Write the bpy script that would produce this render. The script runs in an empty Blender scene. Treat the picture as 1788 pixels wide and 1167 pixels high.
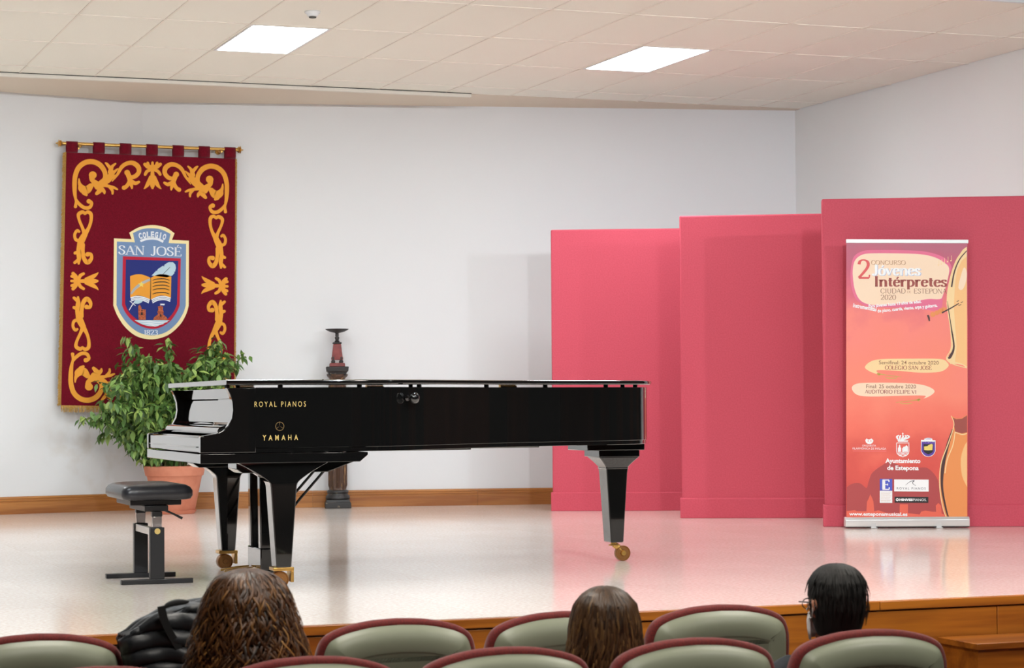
import bpy, bmesh, math, random
import numpy as np
from mathutils import Vector, Matrix
from mathutils.geometry import tessellate_polygon
random.seed(7)
SC = bpy.context.scene
COL = SC.collection
PI = math.pi

# ------------------------------------------------------------------ camera
CZ = 0.891; FPX = 3862.8
YAW, PITCH, ROLL = 0.3603, 0.0321, -0.0072
fw = Vector((math.sin(YAW)*math.cos(PITCH), math.cos(YAW)*math.cos(PITCH), math.sin(PITCH)))
rt0 = Vector((math.cos(YAW), -math.sin(YAW), 0)); up0 = rt0.cross(fw)
rt = math.cos(ROLL)*rt0 + math.sin(ROLL)*up0
up = -math.sin(ROLL)*rt0 + math.cos(ROLL)*up0
cam_d = bpy.data.cameras.new('camera'); cam = bpy.data.objects.new('camera', cam_d); COL.objects.link(cam)
m = Matrix((rt, up, -fw)).transposed().to_4x4(); m.translation = (0, 0, CZ)
cam.matrix_world = m
cam_d.sensor_width = 36; cam_d.lens = 36*FPX/1788; cam_d.clip_start = 0.1; cam_d.clip_end = 100
cam_d.dof.use_dof = True; cam_d.dof.focus_distance = 13.0; cam_d.dof.aperture_fstop = 9.0
SC.camera = cam
# ------------------------------------------------------------------ world, exposure, lights
w = bpy.data.worlds.new('world'); SC.world = w; w.use_nodes = True
w.node_tree.nodes['Background'].inputs[0].default_value = (0.02, 0.02, 0.022, 1)
w.node_tree.nodes['Background'].inputs[1].default_value = 1.0
SC.view_settings.view_transform = 'Standard'; SC.view_settings.look = 'None'
SC.view_settings.exposure = 0.05; SC.view_settings.gamma = 1.0; SC.view_settings.use_curve_mapping = False
DIFFUSER = 26.5      # emission of the ceiling light panels
SPOT_W = 740.0
SPOTS = [((4.25, 5.2, 3.42), (5.2, 15.5, 1.0), 0.9), ((9.1, 5.2, 3.42), (5.6, 15.5, 1.0), 0.75), ((0.2, 5.2, 3.42), (2.6, 14.5, 0.6), 0.7)]
HALL_PANEL = 7.5     # hall lights

def hit(x, y, Y):     # point on the vertical plane Y seen at a pixel of the photograph
    d = rt*((x-894)/FPX) + up*((583.5-y)/FPX) + fw
    return Vector((0, 0, CZ)) + d*(Y/d.y)

# ------------------------------------------------------------------ materials
def mat(name, col, rough=0.5, metal=0.0, coat=0.0, noise=None, bump=None, emit=None, spec=0.5, sheen=0, coat_rough=0.03):
    m = bpy.data.materials.new(name); m.use_nodes = True
    nt = m.node_tree; b = nt.nodes['Principled BSDF']
    b.inputs['Base Color'].default_value = (*col, 1); b.inputs['Roughness'].default_value = rough
    b.inputs['Metallic'].default_value = metal; b.inputs['Coat Weight'].default_value = coat
    b.inputs['Coat Roughness'].default_value = coat_rough
    b.inputs['Specular IOR Level'].default_value = spec
    if sheen: b.inputs['Sheen Weight'].default_value = sheen
    if emit:
        b.inputs['Emission Color'].default_value = (*emit[0], 1); b.inputs['Emission Strength'].default_value = emit[1]
    if noise:   # (col2, scale, low, high, stretch)
        c2, sc, lo, hi = noise[:4]; st = noise[4] if len(noise) > 4 else (1, 1, 1)
        tc = nt.nodes.new('ShaderNodeTexCoord'); mp = nt.nodes.new('ShaderNodeMapping'); mp.inputs['Scale'].default_value = st
        nz = nt.nodes.new('ShaderNodeTexNoise'); nz.inputs['Scale'].default_value = sc; nz.inputs['Detail'].default_value = 5
        rp = nt.nodes.new('ShaderNodeValToRGB'); rp.color_ramp.elements[0].position = lo; rp.color_ramp.elements[1].position = hi
        rp.color_ramp.elements[0].color = (*col, 1); rp.color_ramp.elements[1].color = (*c2, 1)
        nt.links.new(tc.outputs['Object'], mp.inputs[0]); nt.links.new(mp.outputs[0], nz.inputs[0])
        nt.links.new(nz.outputs[0], rp.inputs[0]); nt.links.new(rp.outputs[0], b.inputs['Base Color'])
    if bump:    # (scale, strength, distance)
        tc = nt.nodes.new('ShaderNodeTexCoord'); nz = nt.nodes.new('ShaderNodeTexNoise'); nz.inputs['Scale'].default_value = bump[0]
        bp = nt.nodes.new('ShaderNodeBump'); bp.inputs['Strength'].default_value = bump[1]; bp.inputs['Distance'].default_value = bump[2]
        nt.links.new(tc.outputs['Object'], nz.inputs[0]); nt.links.new(nz.outputs[0], bp.inputs['Height']); nt.links.new(bp.outputs[0], b.inputs['Normal'])
    return m
def srgb(r, g, b):
    f = lambda v: (v/255/12.92) if v/255 <= 0.04045 else ((v/255+0.055)/1.055)**2.4
    return (f(r), f(g), f(b))
def wood(name, c1, c2, rough, axis='x', sc=3.0, coat=0.0):
    m = bpy.data.materials.new(name); m.use_nodes = True; nt = m.node_tree; b = nt.nodes['Principled BSDF']
    tc = nt.nodes.new('ShaderNodeTexCoord'); mp = nt.nodes.new('ShaderNodeMapping')
    mp.inputs['Scale'].default_value = {'x': (.25, 4, 4), 'y': (4, .25, 4), 'z': (4, 4, .25)}[axis]
    nz = nt.nodes.new('ShaderNodeTexNoise'); nz.inputs['Scale'].default_value = sc; nz.inputs['Detail'].default_value = 8; nz.inputs['Distortion'].default_value = 1.2
    n2 = nt.nodes.new('ShaderNodeTexNoise'); n2.inputs['Scale'].default_value = sc*7; n2.inputs['Detail'].default_value = 3
    mx = nt.nodes.new('ShaderNodeMath'); mx.operation = 'MULTIPLY_ADD'; mx.inputs[1].default_value = 0.35
    rp = nt.nodes.new('ShaderNodeValToRGB'); rp.color_ramp.elements[0].position = .45; rp.color_ramp.elements[1].position = .85
    rp.color_ramp.elements[0].color = (*c1, 1); rp.color_ramp.elements[1].color = (*c2, 1)
    nt.links.new(tc.outputs['Object'], mp.inputs[0]); nt.links.new(mp.outputs[0], nz.inputs[0]); nt.links.new(mp.outputs[0], n2.inputs[0])
    nt.links.new(n2.outputs[0], mx.inputs[0]); nt.links.new(nz.outputs[0], mx.inputs[2]); nt.links.new(mx.outputs[0], rp.inputs[0])
    nt.links.new(rp.outputs[0], b.inputs['Base Color']); b.inputs['Roughness'].default_value = rough; b.inputs['Coat Weight'].default_value = coat
    b.inputs['Coat Roughness'].default_value = .15
    return m

M = {}
M['wall'] = mat('white_paint', (.80, .81, .825), .65, bump=(60, .15, .002))
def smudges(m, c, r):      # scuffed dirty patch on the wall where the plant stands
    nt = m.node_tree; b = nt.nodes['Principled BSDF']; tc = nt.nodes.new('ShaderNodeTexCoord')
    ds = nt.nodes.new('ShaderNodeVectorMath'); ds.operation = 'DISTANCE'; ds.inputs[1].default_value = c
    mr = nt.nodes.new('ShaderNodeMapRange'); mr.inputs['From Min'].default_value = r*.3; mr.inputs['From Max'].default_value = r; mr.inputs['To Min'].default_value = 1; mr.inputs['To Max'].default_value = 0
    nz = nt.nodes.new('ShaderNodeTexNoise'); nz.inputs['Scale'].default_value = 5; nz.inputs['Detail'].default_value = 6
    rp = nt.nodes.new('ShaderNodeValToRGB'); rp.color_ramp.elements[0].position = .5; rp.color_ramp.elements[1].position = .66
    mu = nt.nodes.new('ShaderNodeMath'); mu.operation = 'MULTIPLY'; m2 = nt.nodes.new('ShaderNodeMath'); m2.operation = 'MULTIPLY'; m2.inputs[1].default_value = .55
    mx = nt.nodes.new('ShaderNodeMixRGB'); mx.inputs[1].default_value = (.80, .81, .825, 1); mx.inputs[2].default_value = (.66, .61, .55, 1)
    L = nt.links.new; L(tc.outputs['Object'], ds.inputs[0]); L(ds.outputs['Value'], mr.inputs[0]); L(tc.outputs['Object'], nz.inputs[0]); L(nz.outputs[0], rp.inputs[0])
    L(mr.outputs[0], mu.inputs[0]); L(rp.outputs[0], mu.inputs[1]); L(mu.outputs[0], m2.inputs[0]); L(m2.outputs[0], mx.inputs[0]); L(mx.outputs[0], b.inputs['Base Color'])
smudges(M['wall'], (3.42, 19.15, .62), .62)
M['wall_r'] = mat('grey_white_paint', (.84, .85, .85), .65, bump=(60, .15, .002))
M['tile'] = mat('ceiling_tile', srgb(251, 248, 236), .85, noise=(srgb(236, 224, 206), 240, .60, .72), bump=(300, .3, .002))
M['bar'] = mat('ceiling_bar', srgb(246, 238, 226), .6)
M['plaster'] = mat('ceiling_plaster', srgb(228, 214, 196), .8)
M['rail'] = mat('rail_white', srgb(235, 228, 216), .4)
M['dark_gap'] = mat('dark_gap', (.10, .095, .085), .8)
M['pine'] = wood('pine_varnish', srgb(196, 132, 66), srgb(150, 88, 36), .38, 'x', 2.2, .2)
M['stagewood'] = wood('stage_wood', srgb(176, 104, 30), srgb(118, 60, 14), .34, 'x', 1.6, .25)
M['hallwood'] = wood('hall_wood', srgb(92, 48, 18), srgb(58, 28, 10), .4, 'z', 1.2)
M['hallwall'] = mat('hall_wall', (.035, .033, .03), .8)
M['hallceil'] = mat('hall_ceiling', srgb(120, 96, 62), .9, noise=(srgb(60, 44, 26), 60, .4, .6))
M['hallfloor'] = mat('hall_floor', (.12, .09, .08), .6)
M['flat'] = mat('raspberry_paint', srgb(207, 82, 100), .62, noise=(srgb(200, 76, 93), 90, .35, .65), bump=(350, .25, .001), spec=.3)
M['black'] = mat('black_lacquer', (.004, .004, .004), .05, coat=1.0, coat_rough=.02)
M['satin'] = mat('black_satin', (.012, .012, .013), .35)
M['brass'] = mat('brass', srgb(214, 170, 96), .28, 1.0)
M['gold'] = mat('gold_leaf', srgb(226, 196, 120), .35, .6)
M['wheel'] = mat('brass_wheel', srgb(150, 104, 60), .35, .8)
M['leather'] = mat('black_leather', (.022, .022, .026), .32, bump=(120, .25, .002))
M['steel'] = mat('steel', (.6, .6, .6), .25, 1.0)
M['alu'] = mat('aluminium', (.80, .80, .79), .3, .5)
M['white'] = mat('white_plastic', (.82, .82, .82), .4)
M['terracotta'] = mat('terracotta', srgb(214, 138, 110), .8, noise=(srgb(200, 120, 92), 8, .4, .7))
M['soil'] = mat('soil', (.03, .02, .012), .9)
M['leaf'] = None
M['stem'] = mat('stem', srgb(98, 96, 52), .7)
M['cloth'] = mat('burgundy_cloth', srgb(120, 16, 36), .9, noise=(srgb(104, 12, 30), 160, .4, .6), sheen=.15, spec=.1)
M['applique'] = mat('orange_applique', srgb(240, 164, 62), .8, spec=.2)
M['fringe'] = mat('gold_fringe', srgb(206, 166, 88), .7, noise=(srgb(170, 128, 60), 200, .4, .6))
M['cream'] = mat('cream_felt', srgb(250, 232, 176), .8)
M['blue'] = mat('blue_felt', srgb(118, 146, 186), .8)
M['crimson'] = mat('crimson_felt', srgb(190, 20, 50), .8)
M['navy'] = mat('navy_felt', srgb(28, 42, 120), .8)
M['felt_white'] = mat('white_felt', srgb(236, 240, 246), .8)
M['pale'] = mat('pale_blue_felt', srgb(188, 214, 226), .8)
M['ink'] = mat('black_felt', (.015, .015, .015), .8)
M['greyfelt'] = mat('grey_felt', srgb(178, 180, 178), .8)
M['yellow'] = mat('yellow_felt', srgb(236, 214, 110), .8)
M['brickfelt'] = mat('brick_felt', srgb(196, 104, 66), .8, noise=(srgb(150, 66, 36), 120, .45, .6))
M['castred'] = mat('red_painted_wood', srgb(140, 62, 58), .5, noise=(srgb(110, 44, 44), 20, .4, .7))
M['castiron'] = mat('dark_painted_iron', srgb(46, 42, 42), .5)
M['shaft'] = mat('worn_brown_gilt', srgb(78, 54, 40), .45, noise=(srgb(170, 130, 86), 14, .58, .74, (4, 4, .6)))
M['colblack'] = mat('worn_black_paint', srgb(44, 42, 42), .45, noise=(srgb(130, 116, 96), 30, .66, .72))
M['seatgrey'] = mat('grey_green_plastic', srgb(132, 137, 118), .42, spec=.4)
M['seatred'] = mat('dark_red_fabric', srgb(116, 24, 19), .85, noise=(srgb(92, 17, 15), 200, .4, .6), sheen=.2)
M['jacket'] = mat('black_nylon', (.018, .02, .024), .45, bump=(40, .3, .004))
M['strap'] = mat('black_strap', (.008, .008, .009), .6)
M['skin'] = mat('skin', srgb(196, 136, 108), .5)
M['shirt'] = mat('white_shirt', srgb(205, 200, 200), .8)
M['sweater'] = mat('dark_sweater', srgb(40, 44, 50), .9)
M['greenshirt'] = mat('green_top', srgb(70, 80, 60), .9)
M['trousers'] = mat('dark_trousers', srgb(40, 42, 56), .9)
M['diffuser'] = mat('light_diffuser', (.9, .9, .9), .5, emit=((.88, .955, 1.0), DIFFUSER))
M['frontdiff'] = mat('front_light_diffuser', (.9, .9, .9), .5, emit=((.88, .955, 1.0), DIFFUSER*.62))
M['halldiff'] = mat('hall_diffuser', (.9, .9, .9), .5, emit=((1.0, .95, .86), HALL_PANEL*6))

def leaf_material():
    m = bpy.data.materials.new('ficus_leaf'); m.use_nodes = True; nt = m.node_tree; b = nt.nodes['Principled BSDF']
    at = nt.nodes.new('ShaderNodeAttribute'); at.attribute_name = 'tint'
    oi = nt.nodes.new('ShaderNodeObjectInfo'); ad = nt.nodes.new('ShaderNodeMath'); ad.operation = 'ADD'
    fr = nt.nodes.new('ShaderNodeMath'); fr.operation = 'FRACT'
    rp = nt.nodes.new('ShaderNodeValToRGB'); e = rp.color_ramp.elements
    e[0].color = (*srgb(58, 88, 42), 1); e[1].color = (*srgb(170, 196, 104), 1)
    n = e.new(.6); n.color = (*srgb(102, 140, 68), 1)
    nt.links.new(at.outputs['Fac'], ad.inputs[0]); nt.links.new(oi.outputs['Random'], ad.inputs[1]); nt.links.new(ad.outputs[0], fr.inputs[0])
    nt.links.new(fr.outputs[0], rp.inputs[0]); nt.links.new(rp.outputs[0], b.inputs['Base Color'])
    b.inputs['Roughness'].default_value = .42
    b.inputs['Subsurface Weight'].default_value = 0.0
    return m
M['leaf'] = leaf_material()
def floor_material():
    m = bpy.data.materials.new('polished_stone'); m.use_nodes = True; nt = m.node_tree; b = nt.nodes['Principled BSDF']
    tc = nt.nodes.new('ShaderNodeTexCoord')
    n1 = nt.nodes.new('ShaderNodeTexNoise'); n1.inputs['Scale'].default_value = 55; n1.inputs['Detail'].default_value = 6
    rp = nt.nodes.new('ShaderNodeValToRGB'); e = rp.color_ramp.elements
    e[0].position = .38; e[0].color = (*srgb(234, 218, 207), 1); e[1].position = .62; e[1].color = (*srgb(247, 238, 230), 1)
    # marble slabs 0.4 m with slightly different tones
    br = nt.nodes.new('ShaderNodeTexBrick'); br.offset = 0.0; br.inputs['Scale'].default_value = 1.0
    br.inputs['Brick Width'].default_value = .4; br.inputs['Row Height'].default_value = .4; br.inputs['Mortar Size'].default_value = .0012
    br.inputs['Color1'].default_value = (1, 1, 1, 1); br.inputs['Color2'].default_value = (.93, .92, .91, 1); br.inputs['Mortar'].default_value = (.8, .76, .72, 1)
    mx = nt.nodes.new('ShaderNodeMixRGB'); mx.blend_type = 'MULTIPLY'; mx.inputs[0].default_value = .7
    nt.links.new(tc.outputs['Object'], n1.inputs[0]); nt.links.new(tc.outputs['Object'], br.inputs[0]); nt.links.new(n1.outputs[0], rp.inputs[0])
    nt.links.new(rp.outputs[0], mx.inputs[1]); nt.links.new(br.outputs[0], mx.inputs[2]); nt.links.new(mx.outputs[0], b.inputs['Base Color'])
    b.inputs['Roughness'].default_value = .11; b.inputs['Specular IOR Level'].default_value = .20
    n2 = nt.nodes.new('ShaderNodeTexNoise'); n2.inputs['Scale'].default_value = 5; n2.inputs['Detail'].default_value = 2
    bp = nt.nodes.new('ShaderNodeBump'); bp.inputs['Strength'].default_value = .012; bp.inputs['Distance'].default_value = .002
    nt.links.new(tc.outputs['Object'], n2.inputs[0]); nt.links.new(n2.outputs[0], bp.inputs['Height']); nt.links.new(bp.outputs[0], b.inputs['Normal'])
    return m
M['floor'] = floor_material()
def hair_material(name, cols, rough=.45):
    m = bpy.data.materials.new(name); m.use_nodes = True; nt = m.node_tree; b = nt.nodes['Principled BSDF']
    at = nt.nodes.new('ShaderNodeAttribute'); at.attribute_name = 'tint'
    rp = nt.nodes.new('ShaderNodeValToRGB'); e = rp.color_ramp.elements
    e[0].color = (*cols[0], 1); e[1].color = (*cols[-1], 1)
    for i, c in enumerate(cols[1:-1]): n = e.new((i+1)/(len(cols)-1)); n.color = (*c, 1)
    nt.links.new(at.outputs['Fac'], rp.inputs[0]); nt.links.new(rp.outputs[0], b.inputs['Base Color'])
    b.inputs['Roughness'].default_value = rough; b.inputs['Specular IOR Level'].default_value = .4
    return m
M['hair_curly'] = hair_material('curly_hair', [srgb(40, 24, 12), srgb(92, 56, 27), srgb(176, 126, 66)])
M['hair_brown'] = hair_material('brown_hair', [srgb(44, 28, 16), srgb(84, 58, 34), srgb(136, 104, 62)])
M['hair_black'] = hair_material('black_hair', [srgb(10, 9, 9), srgb(18, 16, 15), srgb(34, 30, 28)], .62)

# ------------------------------------------------------------------ object helpers
def link(o, parent=None):
    COL.objects.link(o)
    if parent: o.parent = parent
    return o
def tag(o, label=None, cat=None, group=None, kind=None):
    if label: o['label'] = label
    if cat: o['category'] = cat
    if group: o['group'] = group
    if kind: o['kind'] = kind
    return o
def thing(name, label, cat, loc=(0, 0, 0), rz=0, group=None):
    o = bpy.data.objects.new(name, None); o.empty_display_size = .1; link(o)
    o.location = loc; o.rotation_euler = (0, 0, rz)
    return tag(o, label, cat, group)
class MB:
    def __init__(s): s.v = []; s.f = []; s.t = []
    def add(s, vs, fs, tint=None):
        n = len(s.v); s.v += [tuple(v) for v in vs]; s.f += [tuple(i+n for i in f) for f in fs]
        if tint is not None: s.t += [tint]*len(vs)
        return s
    def box(s, x0, x1, y0, y1, z0, z1):
        return s.add([(x0,y0,z0),(x1,y0,z0),(x1,y1,z0),(x0,y1,z0),(x0,y0,z1),(x1,y0,z1),(x1,y1,z1),(x0,y1,z1)],
                     [(3,2,1,0),(4,5,6,7),(0,1,5,4),(1,2,6,5),(2,3,7,6),(3,0,4,7)])
    def prism(s, poly, a0, a1, plane='xy'):      # polygon extruded along the remaining axis
        n = len(poly)
        g = {'xy': lambda p, a: (p[0], p[1], a), 'xz': lambda p, a: (p[0], a, p[1]), 'yz': lambda p, a: (a, p[0], p[1])}[plane]
        vs = [g(p, a0) for p in poly]+[g(p, a1) for p in poly]
        fs = [tuple(range(n)), tuple(range(2*n-1, n-1, -1))]+[(i, i+n, (i+1) % n+n, (i+1) % n) for i in range(n)]
        return s.add(vs, fs)
    def rings(s, rings, cap=True, closed=True):
        n = len(rings[0]); vs = [p for r in rings for p in r]; fs = []
        for k in range(len(rings)-1):
            for i in range(n if closed else n-1):
                j = (i+1) % n; fs.append((k*n+i, k*n+j, (k+1)*n+j, (k+1)*n+i))
        if cap: fs += [tuple(range(n-1, -1, -1)), tuple((len(rings)-1)*n+i for i in range(n))]
        return s.add(vs, fs)
    def lathe(s, prof, c=(0, 0, 0), seg=32, axis='z'):
        rs = []
        for r, z in prof:
            ring = []
            for i in range(seg):
                a = 2*PI*i/seg; x, y = r*math.cos(a), r*math.sin(a)
                p = {'z': (x, y, z), 'x': (z, x, y), 'y': (y, z, x)}[axis]
                ring.append((p[0]+c[0], p[1]+c[1], p[2]+c[2]))
            rs.append(ring)
        return s.rings(rs)
    def tube(s, pts, r, seg=8):
        pts = [Vector(p) for p in pts]; rr = r if isinstance(r, (list, tuple)) else [r]*len(pts); rs = []
        for i, p in enumerate(pts):
            d = (pts[min(i+1, len(pts)-1)]-pts[max(i-1, 0)]).normalized()
            a = d.cross(Vector((0, 0, 1))); 
            if a.length < 1e-3: a = d.cross(Vector((1, 0, 0)))
            a.normalize(); b = d.cross(a)
            rs.append([tuple(p+a*rr[i]*math.cos(2*PI*k/seg)+b*rr[i]*math.sin(2*PI*k/seg)) for k in range(seg)])
        return s.rings(rs)
    def mesh(s, name, mt, smooth=None, fix=True):
        me = bpy.data.meshes.new(name); me.from_pydata(s.v, [], s.f); 
        if s.t:
            at = me.attributes.new('tint', 'FLOAT', 'POINT'); at.data.foreach_set('value', s.t)
        if fix:
            b = bmesh.new(); b.from_mesh(me); bmesh.ops.recalc_face_normals(b, faces=b.faces); b.to_mesh(me); b.free()
        me.materials.append(mt)
        if smooth is not None:
            me.polygons.foreach_set('use_smooth', [True]*len(me.polygons))
            if smooth < 180: me.set_sharp_from_angle(angle=math.radians(smooth))
        me.update()
        return me
def obj(name, mb, mt, parent=None, smooth=None, bevel=0, seg=2, label=None, kind=None, sub=0, fix=True, loc=None):
    me = mb.mesh(name, mt, smooth if smooth is not None else (30 if bevel else None), fix) if isinstance(mb, MB) else mb
    o = link(bpy.data.objects.new(name, me), parent)
    if bevel:
        bv = o.modifiers.new('bevel', 'BEVEL'); bv.width = bevel; bv.segments = seg; bv.limit_method = 'ANGLE'; bv.angle_limit = math.radians(35)
    if sub:
        sd = o.modifiers.new('sub', 'SUBSURF'); sd.levels = sub; sd.render_levels = sub
    if loc: o.location = loc
    return tag(o, label, kind=kind)
def struct(name, mb, mt, parent=None, **k):
    o = obj(name, mb, mt, parent, **k)
    if not parent: o['kind'] = 'structure'
    return o
def dup(root, loc=None, rz=None, label=None):
    r = root.copy(); COL.objects.link(r)
    if loc: r.location = loc
    if rz is not None: r.rotation_euler = (0, 0, rz)
    if label: r['label'] = label
    for ch in root.children:
        c = ch.copy(); COL.objects.link(c); c.parent = r
        for g in ch.children:
            d = g.copy(); COL.objects.link(d); d.parent = c
    return r
def catmull(P, n=6, closed=False):
    P = [tuple(p) for p in P]; out = []; N = len(P)
    for i in range(N if closed else N-1):
        if closed: a, b, c, d = P[i-1], P[i], P[(i+1) % N], P[(i+2) % N]
        else: a, b, c, d = P[max(i-1, 0)], P[i], P[i+1], P[min(i+2, N-1)]
        for k in range(n):
            t = k/n
            out.append(tuple(.5*((2*b[q])+(-a[q]+c[q])*t+(2*a[q]-5*b[q]+4*c[q]-d[q])*t*t+(-a[q]+3*b[q]-3*c[q]+d[q])*t**3) for q in range(len(b))))
    if not closed: out.append(P[-1])
    return out

# flat pieces cut from sheet: 2-D shapes in a frame f(x, y) -> local point, thickness along local y
def flat_poly(mb, pts, f, y0, th=.0015):
    pts = [p for i, p in enumerate(pts) if math.hypot(p[0]-pts[i-1][0], p[1]-pts[i-1][1]) > 1e-5]; n = len(pts)
    tris = tessellate_polygon([[Vector((p[0], p[1], 0)) for p in pts]])
    q = [f(p[0], p[1]) for p in pts]
    V = [(a, y0-th, b) for a, b in q]+[(a, y0, b) for a, b in q]
    F = []
    for t in tris:
        (ax, ay), (bx, by), (cx_, cy_) = [q[i] for i in t]
        F.append(tuple(t) if (bx-ax)*(cy_-ay)-(by-ay)*(cx_-ax) > 0 else tuple(reversed(t)))
    F = F+[tuple(i+n for i in reversed(t)) for t in F]+[(i, (i+1) % n, (i+1) % n+n, i+n) for i in range(n)]
    mb.add(V, F)
def flat_stroke(mb, pts, f, y0, th=.0015, smooth=True, balls=True, pen=None, n=6):
    # pts: (x, y, width); a tapered ribbon with round ends
    P = catmull(pts, n) if smooth and len(pts) > 2 else [tuple(p) for p in pts]
    L, R = [], []
    for i, p in enumerate(P):
        a, b = P[max(i-1, 0)], P[min(i+1, len(P)-1)]
        dx, dy = b[0]-a[0], b[1]-a[1]; l = math.hypot(dx, dy) or 1; dx /= l; dy /= l
        wd = p[2]/2
        if pen: wd = (pen[0]+(pen[1]-pen[0])*abs(dy)**1.3)/2
        wd = max(wd, .01)
        L.append((p[0]-dy*wd, p[1]+dx*wd)); R.append((p[0]+dy*wd, p[1]-dx*wd))
    n = len(P); Q = [f(*p) for p in L+R]
    V = [(a, y0-th, b) for a, b in Q]+[(a, y0, b) for a, b in Q]
    m2 = 2*n; F = []
    for i in range(n-1): F += [(i, i+1, n+i+1, n+i), (m2+i+1, m2+i, m2+n+i, m2+n+i+1), (i, m2+i, m2+i+1, i+1), (n+i, n+i+1, m2+n+i+1, m2+n+i)]
    F += [(0, n, m2+n, m2), (n-1, m2+n-1, m2+2*n-1, 2*n-1)]
    mb.add(V, F)
    if balls and not pen:
        for p in (P[0], P[-1]):
            if p[2] > 3: flat_disc(mb, p[0], p[1], p[2]/2, f, y0-.0002, th)
def flat_disc(mb, x, y, r, f, y0, th=.0015, seg=14):
    flat_poly(mb, [(x+r*math.cos(2*PI*i/seg), y+r*math.sin(2*PI*i/seg)) for i in range(seg)], f, y0, th)

def text_mesh(s, w, h, spacing=1.0, bold=0.0, align='l'):
    # returns list of verts / faces (2-D) for the built-in font, fitted to w x h
    c = bpy.data.curves.new('t', 'FONT'); c.body = s; c.space_character = spacing; c.offset = bold; c.resolution_u = 3
    o = bpy.data.objects.new('t', c); me = bpy.data.meshes.new_from_object(o)
    V = [v.co.copy() for v in me.vertices]; F = [tuple(p.vertices) for p in me.polygons]
    bpy.data.objects.remove(o); bpy.data.curves.remove(c); bpy.data.meshes.remove(me)
    x0 = min(v.x for v in V); x1 = max(v.x for v in V); y0 = min(v.y for v in V); y1 = max(v.y for v in V)
    return [((v.x-x0)/(x1-x0)*w, (v.y-y0)/(y1-y0)*h) for v in V], F
def add_text(mb, s, px0, py0, px1, py1, f, yy, th=.0008, spacing=1.0, bold=0.0, rot=0.0):
    # box in the sheet's own drawing units, y down
    V, F = text_mesh(s, px1-px0, py1-py0, spacing, bold)
    cr, sr = math.cos(rot), math.sin(rot); n = len(V); Q = []
    for a, b in V:
        x, y = a, -b
        Q.append(f(px0+x*cr-y*sr, py1+x*sr+y*cr))
    mb.add([(a, yy-th, b) for a, b in Q], F)

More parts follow.
